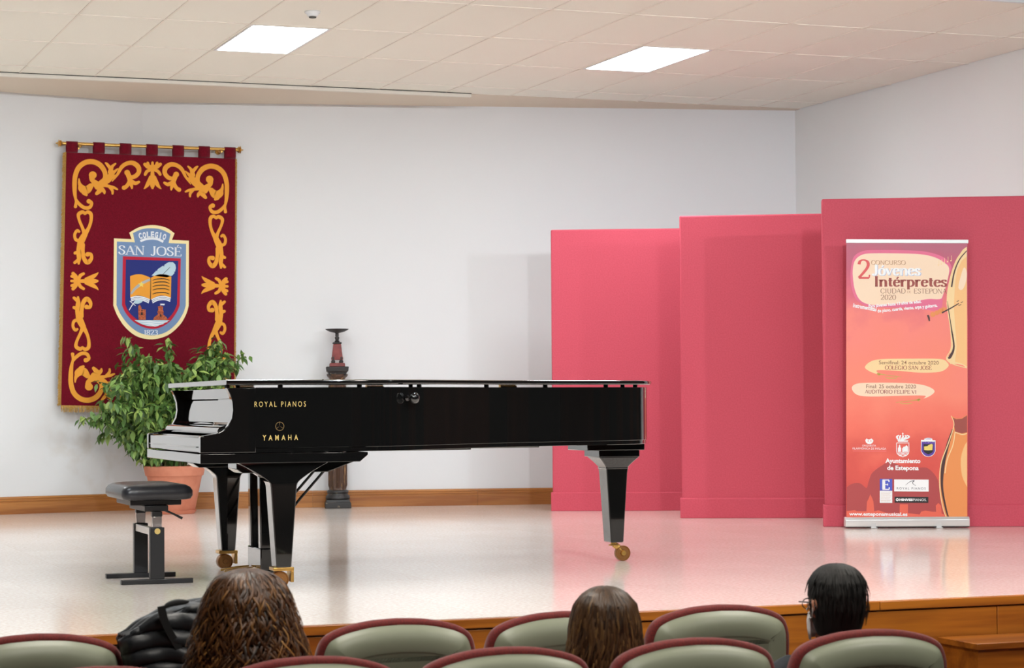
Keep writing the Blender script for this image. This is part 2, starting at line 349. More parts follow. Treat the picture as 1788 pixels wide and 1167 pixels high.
# a small pen-drawn roman alphabet (unit cap height, y up): list of (kind, points)
GL = {
 'A': (.78, [('l', [(.06,0),(.39,1)], .35), ('l', [(.39,1),(.72,0)], 1), ('l', [(.18,.36),(.6,.36)], .35)], [(.06,0),(.72,0)]),
 'N': (.86, [('l', [(.14,0),(.14,1)], .35), ('l', [(.14,1),(.74,0)], 1), ('l', [(.74,0),(.74,1)], .35)], [(.14,0),(.08,1),(.74,1)]),
 'S': (.62, [('c', [(.54,.74),(.5,.9),(.32,1),(.14,.9),(.1,.75),(.2,.6),(.42,.46),(.54,.3),(.48,.08),(.3,0),(.12,.07),(.06,.27)], 0)], []),
 'J': (.5, [('c', [(.34,1),(.34,.7),(.34,.25),(.28,.03),(.14,-.02),(.05,.12)], 0)], [(.34,1)]),
 'O': (.84, [('c', [(.42,1),(.2,.93),(.07,.72),(.05,.5),(.07,.28),(.2,.07),(.42,0),(.64,.07),(.77,.28),(.79,.5),(.77,.72),(.64,.93),(.42,1)], 0)], []),
 'E': (.68, [('l', [(.14,0),(.14,1)], 1), ('l', [(.14,1),(.6,1)], .35), ('l', [(.14,.52),(.48,.52)], .35), ('l', [(.14,0),(.62,0)], .35), ('l', [(.6,1),(.6,.8)], .35), ('l', [(.62,0),(.62,.22)], .35), ('l', [(.48,.62),(.48,.42)], .3)], [(.14,0),(.14,1)]),
 'I': (.36, [('l', [(.18,0),(.18,1)], 1)], [(.18,0),(.18,1)]),
 'C': (.74, [('c', [(.67,.76),(.6,.93),(.42,1),(.2,.92),(.07,.7),(.05,.5),(.07,.28),(.2,.07),(.42,0),(.6,.07),(.69,.25)], 0)], []),
 'U': (.8, [('c', [(.14,1),(.14,.6),(.15,.25),(.25,.04),(.4,0),(.56,.05),(.64,.25),(.65,.6),(.65,1)], 0)], [(.14,1),(.65,1)]),
 'R': (.74, [('l', [(.14,0),(.14,1)], 1), ('c', [(.14,1),(.4,1),(.56,.92),(.58,.75),(.52,.56),(.34,.5),(.14,.5)], 0), ('l', [(.34,.5),(.68,0)], 1)], [(.14,0),(.68,0)]),
 'D': (.8, [('l', [(.14,0),(.14,1)], 1), ('c', [(.14,1),(.4,1),(.62,.9),(.74,.65),(.74,.35),(.62,.1),(.4,0),(.14,0)], 0)], [(.1,0),(.1,1)]),
 'T': (.7, [('l', [(.35,0),(.35,1)], 1), ('l', [(.04,1),(.66,1)], .35), ('l', [(.05,1),(.05,.82)], .3), ('l', [(.65,1),(.65,.82)], .3)], [(.35,0)]),
 'P': (.66, [('l', [(.14,0),(.14,1)], 1), ('c', [(.14,1),(.4,1),(.56,.9),(.58,.73),(.52,.54),(.34,.47),(.14,.47)], 0)], [(.14,0),(.1,1)]),
 'L': (.62, [('l', [(.14,0),(.14,1)], 1), ('l', [(.14,0),(.56,0)], .35), ('l', [(.56,0),(.56,.22)], .3)], [(.14,0),(.14,1)]),
 'G': (.82, [('c', [(.67,.76),(.6,.93),(.42,1),(.2,.92),(.07,.7),(.05,.5),(.07,.28),(.2,.07),(.42,0),(.62,.07),(.69,.2)], 0), ('l', [(.69,0),(.69,.44)], 1)], [(.69,.44)]),
 'V': (.76, [('l', [(.06,1),(.38,0)], 1), ('l', [(.38,0),(.7,1)], .35)], [(.06,1),(.7,1)]),
 'F': (.62, [('l', [(.14,0),(.14,1)], 1), ('l', [(.14,1),(.58,1)], .35), ('l', [(.14,.52),(.46,.52)], .35), ('l', [(.58,1),(.58,.8)], .3)], [(.14,0),(.14,1)]),
 '1': (.4, [('l', [(.22,0),(.22,1)], 1), ('l', [(.08,.84),(.22,1)], .35)], [(.22,0)]),
 '2': (.62, [('c', [(.07,.76),(.12,.93),(.28,1),(.46,.93),(.52,.76),(.46,.56),(.28,.3),(.06,.03)], 0), ('l', [(.06,.03),(.56,.03)], .7), ('l', [(.56,.03),(.58,.2)], .3)], []),
 '3': (.58, [('c', [(.07,.82),(.16,.97),(.3,1),(.46,.92),(.48,.74),(.38,.58),(.22,.54)], 0), ('c', [(.22,.54),(.42,.5),(.52,.3),(.46,.08),(.28,0),(.12,.04),(.05,.18)], 0)], []),
 '8': (.6, [('c', [(.3,1),(.14,.93),(.1,.77),(.18,.62),(.4,.48),(.52,.28),(.46,.07),(.3,0),(.12,.07),(.07,.27),(.2,.48),(.42,.63),(.5,.78),(.45,.93),(.3,1)], 0)], []),
 '0': (.62, [('c', [(.31,1),(.15,.92),(.07,.7),(.06,.5),(.07,.3),(.15,.08),(.31,0),(.47,.08),(.55,.3),(.56,.5),(.55,.7),(.47,.92),(.31,1)], 0)], []),
 'o': (.56, [('c', [(.28,.66),(.12,.58),(.06,.33),(.12,.08),(.28,0),(.44,.08),(.5,.33),(.44,.58),(.28,.66)], 0)], []),
 'v': (.56, [('l', [(.06,.64),(.28,0)], 1), ('l', [(.28,0),(.5,.64)], .35)], [(.06,.64),(.5,.64)]),
 'e': (.52, [('l', [(.09,.38),(.45,.38)], .35), ('c', [(.45,.38),(.43,.58),(.27,.66),(.12,.58),(.06,.33),(.12,.08),(.28,0),(.47,.13)], 0)], []),
 'n': (.64, [('l', [(.12,0),(.12,.64)], 1), ('c', [(.12,.46),(.24,.62),(.38,.65),(.5,.55),(.52,.3),(.52,0)], 0)], [(.12,0),(.08,.64),(.52,0)]),
 's': (.44, [('c', [(.38,.5),(.34,.62),(.22,.66),(.1,.6),(.08,.48),(.18,.37),(.32,.28),(.38,.16),(.32,.03),(.2,0),(.08,.05),(.05,.18)], 0)], []),
 't': (.4, [('c', [(.18,.86),(.18,.5),(.18,.15),(.24,.02),(.36,.06)], 0), ('l', [(.04,.62),(.36,.62)], .4)], []),
 'r': (.46, [('l', [(.12,0),(.12,.64)], 1), ('c', [(.12,.42),(.2,.6),(.32,.66),(.41,.58)], 0)], [(.12,0),(.08,.64)]),
 'p': (.6, [('l', [(.12,-.28),(.12,.64)], 1), ('c', [(.12,.5),(.24,.64),(.4,.62),(.52,.4),(.5,.16),(.36,.01),(.2,.02),(.12,.12)], 0)], [(.12,-.28),(.08,.64)]),
}
def roman(mb, s, px0, px1, base, cap, f, yy, thick=.16, thin=.05, th=.0008, slope=0.0, serif=True, curve=0.0):
    acc = {'É': 'E', 'ó': 'o', 'é': 'e'}
    adv = [(.34 if ch == ' ' else GL[acc.get(ch, ch)][0]+.04) for ch in s]; tot = sum(adv); k = (px1-px0)/tot; x = 0
    for ch, a in zip(s, adv):
        if ch != ' ':
            b = acc.get(ch, ch)
            def g(u, v, x=x):
                X = px0+(x+u/cap)*k; return f(X, base+slope*(X-px0)-v+curve*((X-px0)/(px1-px0)-.5)**2*4)
            kx = k/cap
            strokes = list(GL[b][1])
            if ch != b: strokes.append(('l', [(.26, .78 if b != 'E' else 1.08), (.40, .98 if b != 'E' else 1.28)], .6))
            for kind, pts, wt in strokes:
                P = [(p[0]*cap, p[1]*cap, 1) for p in pts]
                if kind == 'c': flat_stroke(mb, P, g, yy, th, pen=(thin*cap, thick*cap), n=3)
                else: flat_stroke(mb, [(p[0], p[1], wt*thick*cap if wt >= .5 else max(thin, thick*wt*.8)*cap) for p in P], g, yy, th, smooth=False, balls=False)
            if serif:
                for sx, sy in GL[b][2]:
                    flat_stroke(mb, [((sx-.11)*cap, sy*cap, thin*cap*1.1), ((sx+.11)*cap, sy*cap, thin*cap*1.1)], g, yy, th, smooth=False, balls=False)
        x += a

# ================================================================== SETTING
HC = 3.575; XL, XR = -2.0, 9.57; YE = 8.75; YC = 12.65; HF = -0.78
APX = 3.80; APY = 19.24; YR = 18.0; YLb = APY-(APX-XL)*.2148
# stage deck follows the kinked back wall
deck = MB().prism([(-4.5, YE+.02), (12.2, YE+.02), (12.2, YC+.1), (XR+.02, YC+.1), (XR+.02, YR+.02), (APX, APY+.02), (XL-.02, YLb+.02), (XL-.02, YC+.1), (-4.5, YC+.1)], -.10, 0)
stage = struct('stage', deck, M['floor'])
tag(stage, 'raised stage with polished pale pinkish stone floor and wooden front')
nos = MB()
for i in range(7):
    x0 = -4.5+i*2.386; obj('nosing', MB().box(x0+.001, x0+2.385, YE-.018, YE+.02, -.042, -.001), M['stagewood'], stage, bevel=.004)
for i, x0 in enumerate([-4.5, XL, .1, 2.2, 4.1, 5.66, 7.6, 9.6]):
    x1 = [XL, .1, 2.2, 4.1, 5.66, 7.6, 9.6, 12.2][i]
    for z0, z1 in ((-.40, -.046), (HF, -.403)):
        obj('front_panel', MB().box(x0+.002, x1-.002, YE-.008, YE+.02, z0, z1), M['stagewood'], stage, bevel=.003)
def wall(name, p0, p1, z0, z1, mt, th=.12, side=1):
    a, b = Vector(p0), Vector(p1); d = (b-a).normalized(); n = Vector((-d.y, d.x))*th*side
    return struct(name, MB().prism([tuple(a), tuple(b), tuple(b+n), tuple(a+n)], z0, z1), mt)
wall('wall_back_left', (XL, YLb), (APX, APY), 0, 3.72, M['wall'])
wall('wall_back_right', (APX, APY), (XR, YR), 0, 3.72, M['wall'])
wall('wall_left', (XL, YC), (XL, YLb), 0, 3.72, M['wall'], side=1)
wall('wall_right', (XR, YR), (XR, YC), 0, 3.72, M['wall_r'], side=1)
# baseboards: pine with two grooves, pieces butted together
def base_profile(): return [(0, 0), (-.022, 0), (-.022, .098), (-.016, .101), (-.016, .107), (-.022, .110), (-.022, .120), (-.015, .123), (-.015, .128), (-.020, .131), (-.016, .142), (-.008, .147), (0, .147)]
def baseboard(name, p0, p1, pieces):
    a, b = Vector(p0), Vector(p1); L = (b-a).length; ang = math.atan2(b.y-a.y, b.x-a.x)
    o = bpy.data.objects.new(name, None); link(o); o['kind'] = 'structure'; o.location = (a.x, a.y, .0005); o.rotation_euler = (0, 0, ang)
    for i in range(pieces):
        obj('board', MB().prism(base_profile(), L*i/pieces+.0008, L*(i+1)/pieces-.0008, 'yz'), M['pine'], o)
    return o
e = .001
baseboard('baseboard_back_left', (XL+.03, YLb-e), (APX-.006, APY-e), 3)
baseboard('baseboard_back_right', (APX+.006, APY-e), (XR-.03, YR-e), 4)
baseboard('baseboard_left', (XL+e, YC+.02), (XL+e, YLb-.05), 4)
baseboard('baseboard_right', (XR-e, YR-.05), (XR-e, YC+.02), 4)
# ceiling of 60 x 120 tiles on a grid
ceil = struct('ceiling', MB().box(XL-.1, XR+.1, YC, 17.90, HC+.03, HC+.08), M['plaster'])
tag(ceil, 'beige tiled suspended ceiling over the stage')
gx = [2.5386+.6*b for b in range(-8, 13)]; gy = [17.48-1.2*a for a in range(0, 5)]
LIGHTS = [(2, 1), (7, 1), (-3, 1)]
def tile_mesh(wx, wy):
    mb = MB(); b = .006; g = .004
    mb.rings([[(g, g, .022), (wx-g, g, .022), (wx-g, wy-g, .022), (g, wy-g, .022)], [(g, g, .004), (wx-g, g, .004), (wx-g, wy-g, .004), (g, wy-g, .004)],
              [(g+b, g+b, 0), (wx-g-b, g+b, 0), (wx-g-b, wy-g-b, 0), (g+b, wy-g-b, 0)]])
    return mb.mesh('ceiling_tile', M['tile'])
TM = {}
yedges = [17.90]+gy
xe = [XL]+[x for x in gx if XL+.05 < x < XR-.05]+[XR]
for j in range(len(yedges)-1):
    y1, y0 = yedges[j], max(yedges[j+1], YC)
    for i in range(len(xe)-1):
        x0, x1 = xe[i], xe[i+1]
        bi = round((x0-2.5386)/.6)
        if j == 2 and any(bi == L[0] and abs(x0-(2.5386+.6*bi)) < .01 for L in LIGHTS): continue
        key = (round(x1-x0, 3), round(y1-y0, 3))
        if key not in TM: TM[key] = tile_mesh(x1-x0, y1-y0)
        o = link(bpy.data.objects.new('ceiling_tile', TM[key]), ceil); o.location = (x0, y0, HC+random.uniform(.0, .0015))
for x in xe[1:-1]:
    o = obj('grid_bar', MB().box(x-.007, x+.007, YC, 17.895, HC-.003, HC+.02), M['bar'], ceil)
for y in gy:
    if y > YC+.1: o = obj('grid_bar', MB().box(XL, XR, y-.007, y+.007, HC-.003, HC+.02), M['bar'], ceil)
obj('grid_bar', MB().box(XL, XR, YC-.03, YC, HC-.006, HC+.05), M['white'], ceil)
# plaster strip between grid and wall
struct('trim_1', MB().prism([(XL, 17.90), (XR, 17.90), (XR, YR+.1), (APX, APY+.1), (XL, YLb+.1)], HC-.002, HC+.06), M['plaster'])
r = struct('trim_2', MB().box(XL, 6.37, 17.855, 17.90, HC-.032, HC-.006), M['rail']); tag(r, 'long white track fixed under the ceiling along the edge of the tiles')
obj('slot', MB().box(XL, 6.368, 17.845, 17.898, HC-.0055, HC-.0008), M['dark_gap'], r)
# hall
HL, HR = -4.5, 12.2
struct('floor', MB().box(HL, HR, -4, YE-.010, HF-.1, HF), M['hallfloor'])
struct('wall_hall_left', MB().box(HL-.1, HL, -4, YC, HF, 3.7), M['hallwall'])
struct('wall_hall_right', MB().box(HR, HR+.1, -4, YC, HF, 3.7), M['hallwall'])
struct('wall_hall_back', MB().box(HL, HR, -4.1, -4, HF, 3.7), M['hallwall'])
struct('wall_front_left', MB().box(HL, XL-.121, YC, YC+.1, -.1, 3.7), M['wall'])
struct('wall_front_right', MB().box(XR+.121, HR, YC, YC+.1, -.1, 3.7), M['wall'])
struct('ceiling_hall', MB().box(HL, HR, -4, YC-.03, HC+.015, HC+.1), M['hallceil'])
for i, (x, y) in enumerate([(-1, -3.98), (1.6, -3.98), (4.2, -3.98), (6.8, -3.98), (9.4, -3.98)]):
    struct('trim_%d' % (i+3), MB().box(x, x+.9, y, y+.05, HF, 3.2), M['hallwood'])
for i, y in enumerate([-2.5, 0, 2.5, 5.0, 7.2, 9.4, 11.2]):
    struct('trim_%d' % (i+8), MB().box(HR-.05, HR-.02, y, y+.9, HF if y < 8 else 0, 3.2), M['hallwood'])
# steps up to the stage
steps = struct('stage_steps', MB().box(5.345, 6.985, 8.41, YE-.031, HF, -.20), M['stagewood']); tag(steps, 'wooden steps leading up to the stage front', kind='structure')
obj('tread', MB().box(5.33, 7.0, 8.395, YE-.031, -.199, -.171), M['stagewood'], steps, bevel=.003)
for k in (1, 2):
    obj('riser', MB().box(5.345, 6.985, 8.41-.3*k, 8.409-.3*(k-1), HF, -.20-.17*k), M['stagewood'], steps, bevel=.002)
    obj('tread', MB().box(5.33, 7.0, 8.395-.3*k, 8.408-.3*(k-1), -.199-.17*k, -.171-.17*k), M['stagewood'], steps, bevel=.003)

# ================================================================== LIGHT FIXTURES
for (b, a), lb in zip(LIGHTS, ['square ceiling light panel nearest the banner on the wall', 'ceiling light panel above the pink flats, right of the other', 'ceiling light panel at the far left of the stage ceiling']):
    x0 = 2.5386+.6*b; y1 = 17.48-1.2*a; y0 = y1-1.2
    t = thing('ceiling_light', lb, 'light', (x0, y0, HC), group='recessed ceiling light panels')
    fr = MB(); 
    for bx in ((.01, .59, .01, .03), (.01, .59, 1.17, 1.19), (.01, .03, .03, 1.17), (.57, .59, .03, 1.17)): fr.box(bx[0], bx[1], bx[2], bx[3], -.004, .022)
    obj('frame', fr, M['white'], t); obj('diffuser', MB().box(.03, .57, .03, 1.17, .002, .012), M['diffuser'], t)
sm = thing('smoke_detector', 'small white round smoke detector on the ceiling tiles', 'smoke detector', (4.02, 14.47, HC+.001))
obj('base', MB().lathe([(0.001, 0), (.052, 0), (.055, -.006), (.05, -.014), (.001, -.014)]), M['white'], sm, smooth=40)
obj('sensor_head', MB().lathe([(.001, -.014), (.044, -.014), (.034, -.034), (.028, -.036), (.001, -.037)]), M['white'], sm, smooth=40)
obj('vent_ring', MB().lathe([(.001, -.037), (.026, -.037), (.024, -.045), (.001, -.046)]), M['dark_gap'], sm, smooth=40)
for i, (p, tgt, k) in enumerate(SPOTS):
    ld = bpy.data.lights.new('spot', 'SPOT'); ld.energy = SPOT_W*k; ld.spot_size = math.radians(75); ld.spot_blend = .35; ld.shadow_soft_size = .018; ld.color = (.89, .96, 1.0)
    t = thing('stage_spotlight', 'stage spotlight hanging from the hall ceiling, number %s from the left' % ['two', 'three', 'one'][i], 'spotlight', (p[0], p[1], HC+.015), group='stage spotlights')
    d = (Vector(tgt)-Vector(p)).normalized(); q = d.to_track_quat('-Z', 'Y'); c = Vector(p)-Vector((p[0], p[1], HC+.015))
    h = obj('housing', MB().lathe([(.07, .05), (.075, .02), (.07, -.18), (.04, -.22), (.001, -.22)], axis='z'), M['satin'], t, smooth=40)
    h.location = c+d*.02; h.rotation_mode = 'QUATERNION'; h.rotation_quaternion = d.to_track_quat('Z', 'Y')
    obj('yoke', MB().tube([(0, 0, 0), (0, 0, -.06)], .012), M['satin'], t)
    lo = link(bpy.data.objects.new('spot_beam', ld)); lo.location = Vector(p)+d*.09; lo.rotation_mode = 'QUATERNION'; lo.rotation_quaternion = q
for i, x in enumerate([.74, 3.74, 6.74]):
    t = thing('ceiling_light', 'bright ceiling panel over the front of the stage, %s' % ['left side', 'middle', 'right side'][i], 'light', (x, 10.2, HC+.014), group='ceiling panels over the stage front')
    fr = MB()
    for bx in ((0, .6, 0, .02), (0, .6, 1.18, 1.2), (0, .02, .02, 1.18), (.58, .6, .02, 1.18)): fr.box(bx[0], bx[1], bx[2], bx[3], -.02, 0)
    obj('frame', fr, M['white'], t); obj('diffuser', MB().box(.02, .58, .02, 1.18, -.014, -.004), M['frontdiff'], t)
for i, (x, y) in enumerate([(1.3, 3.6), (4.9, 3.6), (1.3, 6.6), (4.9, 6.6)]):
    t = thing('hall_light', 'ceiling panel over the audience, %s' % ['left rear', 'right rear', 'left front', 'right front'][i], 'light', (x, y, HC+.014), group='hall ceiling panels')
    fr = MB()
    for bx in ((0, .6, 0, .02), (0, .6, 1.18, 1.2), (0, .02, .02, 1.18), (.58, .6, .02, 1.18)): fr.box(bx[0], bx[1], bx[2], bx[3], -.02, 0)
    obj('frame', fr, M['white'], t); obj('diffuser', MB().box(.02, .58, .02, 1.18, -.014, -.004), M['halldiff'], t)

# ================================================================== STAGE FLATS
def stage_flat(x, y, deg, L, label):
    t = thing('stage_flat', label, 'partition', (x, y, .0), math.radians(deg), 'raspberry stage flats')
    obj('panel', MB().box(0, L, 0, .10, .001, 2.362), M['flat'], t, bevel=.012, seg=3)
    obj('skirting', MB().prism([(-.013, .001), (-.013, .150), (-.004, .158), (.0, .158), (.0, .001)], -.013, L, 'yz').box(-.013, -.0005, 0, .10, .001, .156), M['flat'], t, bevel=.004)
    return t
stage_flat(6.853, 17.25, -24.0, 1.95, 'tall raspberry flat behind the tail of the piano, farthest left')
stage_flat(7.32, 15.70, -27.0, 1.95, 'middle raspberry flat between the farthest flat and the banner')
stage_flat(7.715, 14.12, -26.8, 1.95, 'nearest and rightmost raspberry flat, behind the roll-up banner')

# ================================================================== GRAND PIANO
piano = thing('grand_piano', 'long glossy black concert grand piano with its lid closed, on the stage', 'piano', (2.357, 10.53, 0), math.radians(-2))
OUT = [(.27, 0), (.80, 0), (.95, .022), (1.10, .09), (1.25, .19), (1.45, .33), (1.65, .46), (1.85, .56), (2.05, .64), (2.25, .705), (2.45, .765), (2.60, .84), (2.70, .94), (2.75, 1.08), (2.755, 1.25), (2.71, 1.42), (2.62, 1.53), (2.47, 1.58), (.27, 1.58)]
def outline(x0, off=0.0, n=6):
    mid = catmull([(.5, 0)]+OUT[1:-1]+[(2.2, 1.58)], n)
    P = [(x0, 0)]+[p for p in mid]+[(x0, 1.58)]
    if not off: return P
    Q = []
    for i, p in enumerate(P):
        a, b = P[max(i-1, 0)], P[min(i+1, len(P)-1)]; dx, dy = b[0]-a[0], b[1]-a[1]; l = math.hypot(dx, dy)
        Q.append((p[0]+dy/l*off, p[1]-dx/l*off))
    Q[0] = (x0, -off); Q[-1] = (x0, 1.58+off); return Q
def loft_outline(mb, levels, x0):     # (z, offset) levels
    mb.rings([[(p[0], p[1], z) for p in outline(x0, o)] for z, o in levels])
c = MB(); loft_outline(c, [(.668, -.009), (.6695, -.006), (.690, -.006), (.6915, -.0045), (.6916, .0), (.983, .0), (.985, -.002)], .27)
case = obj('case', c, M['black'], piano, smooth=18)
arm = [(.0, .668), (.0, .744), (.006, .752), (.03, .755), (.075, .762), (.105, .775), (.135, .80), (.154, .835), (.160, .875), (.157, .915), (.146, .95), (.130, .984), (.272, .984), (.272, .668)]
for v0, v1 in ((0.0, .05), (1.53, 1.58)):
    obj('arm', MB().prism(arm, v0, v1, 'xz'), M['black'], piano, bevel=.004, seg=3)
kb = [(.0, .617), (.0, .664), (.835, .664), (.835, .650), (.795, .617)]
obj('keybed', MB().prism(kb, .004, 1.576, 'xz'), M['black'], piano, bevel=.002)
obj('key_slip', MB().box(.006, .05, .052, 1.528, .669, .745), M['black'], piano, bevel=.005, seg=3)
obj('key_slip_rail', MB().box(-.004, .01, .10, 1.48, .694, .699), M['black'], piano, bevel=.001)
obj('fall_lip', MB().box(.052, .21, .052, 1.528, .72, .7495), M['black'], piano, bevel=.003)
fb = catmull([(.17, .752), (.108, .756), (.094, .768), (.098, .786), (.12, .798), (.165, .802)], 5)+[(.178, .805), (.186, .815), (.192, .86), (.199, .925), (.29, .925), (.29, .752)]
obj('fallboard', MB().prism(fb, .053, 1.527, 'xz'), M['black'], piano, smooth=25)
obj('fallboard_top', MB().prism([(.197, .931), (.194, .97), (.192, .984), (.29, .984), (.29, .931)], .053, 1.527, 'xz'), M['black'], piano, bevel=.002)
ld = MB(); loft_outline(ld, [(.9985, .008), (.999, .020), (1.004, .026), (1.012, .028), (1.019, .026), (1.0225, .018)], .122)
lid = obj('lid', ld, M['black'], piano, smooth=30)
obj('front_flap_joint', MB().box(.60, .606, -.02, 1.60, 1.0226, 1.0245), M['black'], lid)
for u, v in ((.135, .025), (.40, .03), (.80, .03), (1.14, .14), (1.6, .455), (2.0, .66), (2.4, .79), (2.63, .93), (2.70, 1.3), (1.5, 1.55), (.5, 1.55)):
    obj('bumper', MB().lathe([(.012, .984), (.013, .99), (.012, .9988)], (u, v, 0), 12), M['satin'], piano)
for u in (.55, 1.3, 2.1):
    obj('hinge', MB().box(u-.05, u+.05, 1.578, 1.612, .994, .9984).tube([(u-.05, 1.606, .992), (u+.05, 1.606, .992)], .006), M['brass'], piano)
# latch knob on the curve of the rim
kn = obj('latch_knob', MB().lathe([(.001, 0), (.016, 0), (.014, .006), (.009, .012), (.009, .024), (.016, .030), (.026, .040), (.029, .050), (.026, .061), (.015, .069), (.001, .071)], (0, 0, 0), 24), M['black'], piano, smooth=50)
kn.location = (1.055, .058, .930); kn.rotation_mode = 'QUATERNION'; kn.rotation_quaternion = Vector((.50, -.866, 0)).to_track_quat('Z', 'Y')
# square tapered legs
def piano_leg(x, y, label=None, tail=False):
    l = thing_part('leg', piano, (x, y, 0)); 
    def sq(z, hx, hy, ch=.006): return [(-hx, -hy+ch, z), (-hx+ch, -hy, z), (hx-ch, -hy, z), (hx, -hy+ch, z), (hx, hy-ch, z), (hx-ch, hy, z), (-hx+ch, hy, z), (-hx, hy-ch, z)]
    return l
def thing_part(name, parent, loc, label=None):
    o = bpy.data.objects.new(name, None); o.empty_display_size = .05; link(o, parent); o.location = loc; return tag(o, label)
def sq(z, hx, hy, ch=.005, dx=0):
    return [(-hx+dx, -hy+ch, z), (-hx+ch+dx, -hy, z), (hx-ch+dx, -hy, z), (hx+dx, -hy+ch, z), (hx+dx, hy-ch, z), (hx-ch+dx, hy, z), (-hx+ch+dx, hy, z), (-hx+dx, hy-ch, z)]
def wheel(mb, x, y, r, wd): mb.lathe([(.001, -wd/2), (r*.3, -wd/2), (r*.34, -wd/2+.003), (r*.8, -wd/2+.003), (r*.86, -wd/2), (r*.96, -wd/2), (r, -wd/2+.003), (r, wd/2-.003), (r*.96, wd/2), (r*.3, wd/2), (.001, wd/2)], (x, y, r), 28, 'y')
for y in (.105, 1.475):
    s_ = 1 if y < 1 else -1
    g = MB()
    lv = []
    for k in range(9):
        a = k/8*PI/2; lv.append((.612-.098*math.sin(a), .069+.150*(1-math.sin(a))**1.3, .062))
    rs = [sq(.6165, .222, .0622)]+[sq(z, hx, hy) for z, hx, hy in lv[0:]]+[sq(.50, .0655, .0605), sq(.30, .0515, .058), sq(.108, .038, .0555), sq(.104, .035, .052)]
    g.rings(rs)
    lg = obj('leg', g, M['black'], piano, smooth=28); lg.location = (.42, y, 0)
    obj('caster_plate', MB().box(-.052, .052, -.05, .05, .086, .1035).box(.036, .052, -.046, .046, .03, .087), M['brass'], lg, bevel=.003)
    wm = MB(); wheel(wm, -.012, 0, .042, .062); obj('caster_wheel', wm, M['wheel'], lg, smooth=35)
# leg mounting beam below the keybed
obj('leg_beam', MB().prism([(.20, .6165), (.20, .585), (.23, .565), (.66, .565), (.74, .595), (.80, .6165)], .12, .33, 'xz'), M['black'], piano, bevel=.003)
obj('leg_beam', MB().prism([(.20, .6165), (.20, .585), (.23, .565), (.66, .565), (.74, .595), (.80, .6165)], 1.27, 1.46, 'xz'), M['black'], piano, bevel=.003)
for v in (.45, .8, 1.15):
    obj('soundboard_beam', MB().box(.84, 2.0 if v > .7 else 1.5, v-.04, v+.04, .659, .667), M['black'], piano, bevel=.004)
tx, ty = 2.585, 1.165
obj('tail_block', MB().box(tx-.215, tx+.13, ty-.16, ty+.16, .632, .668), M['black'], piano, bevel=.003)
obj('tail_block', MB().box(tx-.13, tx+.115, ty-.12, ty+.12, .594, .6315), M['black'], piano, bevel=.003)
g = MB(); rs = [sq(.5935, .118, .10)]
for k in range(9):
    a = k/8*PI/2; rs.append(sq(.590-.058*math.sin(a), .066+.052*(1-math.sin(a))**1.2, .066+.034*(1-math.sin(a))**1.2))
rs += [sq(.528, .070, .070), sq(.524, .066, .066), sq(.50, .0625, .0645), sq(.30, .050, .0615), sq(.112, .0385, .0585), sq(.108, .036, .055)]
lg = obj('leg', g.rings(rs), M['black'], piano, smooth=28); lg.location = (tx, ty, 0)
cb = MB(); cb.lathe([(.018, .108), (.018, .096), (.03, .094), (.03, .088), (.001, .088)], (0, 0, 0), 20)
cb.tube([(0, 0, .092), (.018, 0, .085), (.045, 0, .062), (.058, 0, .045)], [.015, .018, .016, .013]); 
obj('caster_fork', cb, M['brass'], lg, smooth=40)
wm = MB(); wheel(wm, .052, 0, .044, .034); wh = obj('caster_wheel', wm, M['wheel'], lg, smooth=35)
obj('axle_cap', MB().lathe([(.001, -.024), (.014, -.024), (.016, -.017), (.001, -.017)], (.052, 0, .044), 16, 'y'), M['brass'], lg, smooth=40)
# pedal lyre
ly = thing_part('pedal_lyre', piano, (.45, .79, 0))
obj('lyre_top', MB().box(-.09, .16, -.26, .26, .575, .6165), M['black'], ly, bevel=.004)
for s_ in (-1, 1):
    obj('lyre_post', MB().rings([sq(.574, .044, .030), sq(.16, .039, .028)]), M['black'], ly, bevel=.002).location = (.02, s_*.12, 0)
obj('lyre_box', MB().box(-.022, .062, -.16, .16, .045, .16), M['black'], ly, bevel=.006)
obj('lyre_box_sole', MB().box(-.026, .066, -.165, .165, .030, .0445), M['black'], ly, bevel=.002)
for v in (-.1, 0, .1):
    obj('pedal', MB().rings([[(x, v-hw, z), (x, v+hw, z), (x, v+hw, z+.010), (x, v-hw, z+.010)] for x, hw, z in ((-.03, .012, .050), (-.09, .013, .046), (-.13, .022, .040), (-.165, .020, .036), (-.18, .010, .034))]), M['brass'], ly, smooth=40)
for v in (-.10, .10):
    obj('brace_rod', MB().tube([(.03, v, .20), (.20, v, .41), (.43, v, .665)], .007), M['satin'], ly, smooth=60)
    obj('pedal_rod', MB().tube([(.062, v*.8, .16), (.062, v*.8, .575)], .004, 6), M['brass'], ly, smooth=60)
# lettering on the side
gl = MB(); f0 = lambda X, Y: (X, Y)
def side(xa, xb, ya, yb):    # local box from photograph coordinates on the side plane
    inv = piano_inv; a = inv @ hit(xa, yb, 10.52); b = inv @ hit(xb, ya, 10.50); return a.x, b.x, a.z, b.z
piano_inv = (Matrix.Translation((2.357, 10.53, 0)) @ Matrix.Rotation(math.radians(-2), 4, 'Z')).inverted()
def piano_text(s, box, spacing, bold=.0):
    x0, x1, z0, z1 = side(*box); V, F = text_mesh(s, x1-x0, z1-z0, spacing, bold); mb = MB(); mb.add([(x0+a, -.0006, z0+b) for a, b in V], F); return mb
obj('lettering', piano_text('ROYAL PIANOS', (444.5, 535, 701, 711), 1.5, .0), M['gold'], piano, fix=False, label='gold lettering ROYAL PIANOS')
obj('lettering', piano_text('YAMAHA', (458.5, 521.5, 759.5, 769.5), 2.0, .02), M['gold'], piano, fix=False, label='gold lettering YAMAHA')
x0, x1, z0, z1 = side(480.5, 497.5, 736.5, 753)
em = MB(); cx, cz, R_ = (x0+x1)/2, (z0+z1)/2, (x1-x0)/2
N = 40
